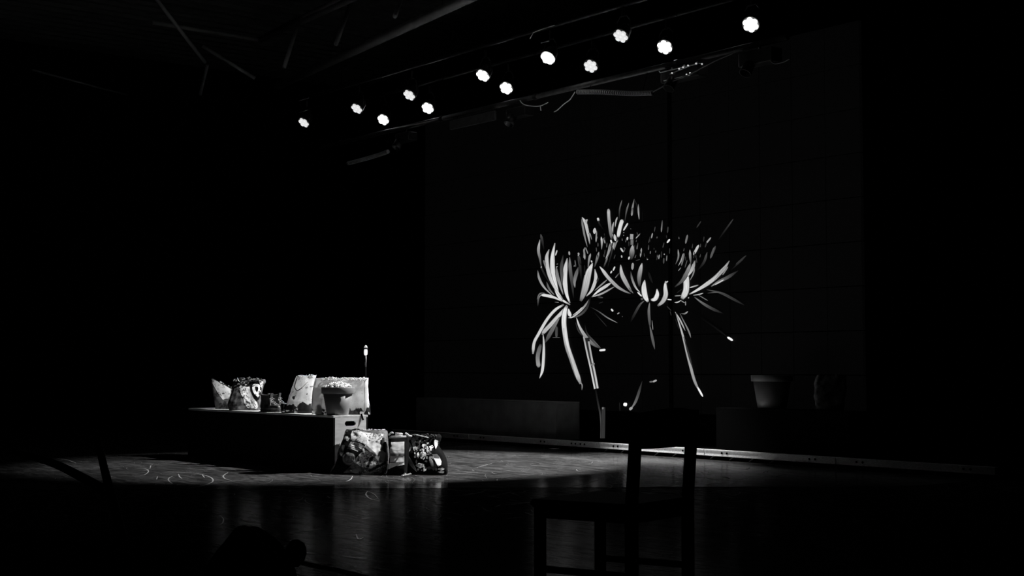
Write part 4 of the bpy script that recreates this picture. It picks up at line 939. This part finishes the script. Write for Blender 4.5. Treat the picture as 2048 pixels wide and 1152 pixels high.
# ------------------------------------------------------------------ dark stand on the left
bd = 9.0; bp = atd(245, 1085, bd); br = empty('forked_stand', Vector((bp.x, bp.y, 0)), 'dark forked stand, one arm steep and one low, at lower left', 'stand')
def bt(L): return [atd(x, y, bd)-Vector((bp.x, bp.y, 0)) for x, y in L]
base = bt([(245, 1085)])[0]; base.z = .02
obj('base_plate', lathe(B(), [(.16, 0), (.16, .012), (.03, .025), (.0005, .025)], 24), M['black'], br)
obj('upright', tube(B(), catmull([base]+bt([(236, 1040), (222, 985)]), 10), .03, 10), M['chair'], br, True)
obj('steep_arm', tube(B(), catmull(bt([(222, 990), (208, 935), (195, 878)]), 10), [.03-.001*k for k in range(10)], 10), M['chair'], br, True)
obj('low_arm', tube(B(), catmull(bt([(222, 988), (170, 958), (105, 926), (25, 903)]), 14), [.034-.001*k for k in range(14)], 10), M['chair'], br, True)

# dark rucksack low in the frame
rd = 6.0; rp = atd(500, 1100, rd); rk = empty('rucksack', Vector((rp.x, rp.y, 0)), 'dark slumped rucksack with a rounded side pouch, at bottom centre-left', 'rucksack', rz=RZ)
bm = B(); bmesh.ops.create_icosphere(bm, subdivisions=4, radius=1)
for v in bm.verts:
    n_ = v.co.copy(); v.co = Vector((n_.x*.19*(1-.25*max(0, n_.z)), n_.y*.16, (n_.z*.5+.5)*.43))+noise.noise_vector(n_*2.5)*.025; v.co.z = max(.0, v.co.z)
obj('bag_body', bm, M['black'], rk, True)
bm = B(); bmesh.ops.create_icosphere(bm, subdivisions=3, radius=1)
for v in bm.verts: n_ = v.co.copy(); v.co = Vector((.195+n_.x*.045, -.03+n_.y*.05, .325+n_.z*.055))+noise.noise_vector(n_*3)*.008
obj('pouch', bm, M['black'], rk, True)
obj('strap_loop', tube(B(), catmull([(.06, -.16, .36), (.12, -.19, .26), (.16, -.15, .16)], 10), .012, 6), M['chair'], rk, True)
obj('buckle', box(B(), (.118, -.20, .245), (.018, .006, .045), .002, Matrix.Rotation(-.6, 3, 'Y')), M['pipe'], rk)
c0 = [onz(x, y, .006) for x, y in ((604, 1123), (640, 1131), (675, 1138), (708, 1146), (760, 1158))]; cm = c0[2].copy(); cm.z = 0
o = obj('floor_cable', tube(B(), [p-cm for p in catmull(c0, 18)], .006, 6), M['pipe'], None, True); o.location = cm; tag(o, 'thin cable lying on the floor right of the dark rucksack', 'cable')

# ------------------------------------------------------------------ scuffs on the floor
def scuff(L, w):
    bm = B(); C = catmull([onz(x, y, .0032) for x, y in L], 5*len(L)); n = len(C); V = []
    for i, c in enumerate(C):
        T = (C[min(i+1, n-1)]-C[max(i-1, 0)]).normalized(); N = Vector((-T.y, T.x, 0))*w*.6*(.35+.65*math.sin(PI*(i+.5)/n))
        V.append((bm.verts.new(c-N), bm.verts.new(c+N)))
    for a, b in zip(V, V[1:]): bm.faces.new((a[0], a[1], b[1], b[0]))
    bmesh.ops.recalc_face_normals(bm, faces=bm.faces[:])
    if bm.faces[:][0].normal.z < 0: bmesh.ops.reverse_faces(bm, faces=bm.faces[:])
    o = obj('scuff_mark', bm, M['scuff_shiny' if L[0][1] > 979 else 'scuff'], floor); o.matrix_parent_inverse = floor.matrix_world.inverted(); return o
bpy.context.view_layer.update()
for L, w in (([(335, 943), (385, 946), (415, 952), (426, 959), (421, 966), (400, 972), (380, 975)], .012), ([(268, 938), (288, 937), (297, 942), (290, 949), (280, 951)], .009), ([(345, 952), (337, 957), (339, 963), (345, 967)], .010),
             ([(357, 948), (359, 953), (364, 957)], .010), ([(404, 949), (409, 955)], .010), ([(456, 945), (447, 951), (450, 957), (463, 961)], .011), ([(315, 953), (313, 959)], .008), ([(705, 952), (702, 958), (694, 962), (686, 962)], .012),
             ([(735, 982), (732, 989), (740, 997), (760, 1002)], .011), ([(735, 982), (748, 988), (758, 999)], .008), ([(742, 972), (780, 970), (848, 967)], .007), ([(1165, 948), (1205, 948), (1240, 948)], .006), ([(1090, 978), (1125, 976), (1160, 969), (1196, 960)], .010),
             ([(440, 1031), (447, 1038), (444, 1047), (432, 1053)], .007), ([(600, 1103), (620, 1106), (638, 1106)], .012), ([(685, 1112), (710, 1115), (733, 1117)], .010), ([(712, 1068), (717, 1078), (728, 1074)], .009), ([(724, 1038), (728, 1037), (760, 1032)], .007),
             ([(113, 917), (135, 920), (152, 926)], .012), ([(300, 937), (302, 930)], .008), ([(1015, 912), (1060, 910)], .008), ([(950, 936), (985, 926)], .008), ([(908, 948), (960, 944)], .007), ([(1445, 953), (1460, 957)], .02), ([(838, 956), (900, 951)], .007)):
    scuff(L, w)
bm = B()
def arc(cx, cy, r, a0, a1, w):
    n = 6; V = []
    for i in range(n+1):
        a = a0+(a1-a0)*i/n; k = w*(.3+.7*math.sin(PI*i/n)); V.append((bm.verts.new((cx+(r-k)*math.cos(a), cy+(r-k)*math.sin(a), .0028)), bm.verts.new((cx+(r+k)*math.cos(a), cy+(r+k)*math.sin(a), .0028))))
    for a, b in zip(V, V[1:]): bm.faces.new((a[0], a[1], b[1], b[0]))
for k in range(3200):
    a = random.uniform(0, 2*PI); q = math.sqrt(random.random())*6.2; x, y = -14.0+q*math.cos(a), 8.6+q*math.sin(a)
    if y > 12.15 or (BX0-.02 < x < BX1+.02 and BY0-.02 < y < BY1+.02): continue
    arc(x, y, random.uniform(.15, 1.4), *(lambda s: (s, s+random.uniform(.1, .55)))(random.uniform(0, 6.28)), random.choice((.0015, .002, .003, .005)))
bmesh.ops.recalc_face_normals(bm, faces=bm.faces[:])
for f in bm.faces:
    if f.normal.z < 0: f.normal_flip()
o = obj('fine_scuff', bm, M['scuff_soft'], floor); o.matrix_parent_inverse = floor.matrix_world.inverted(); o['kind'] = 'stuff'
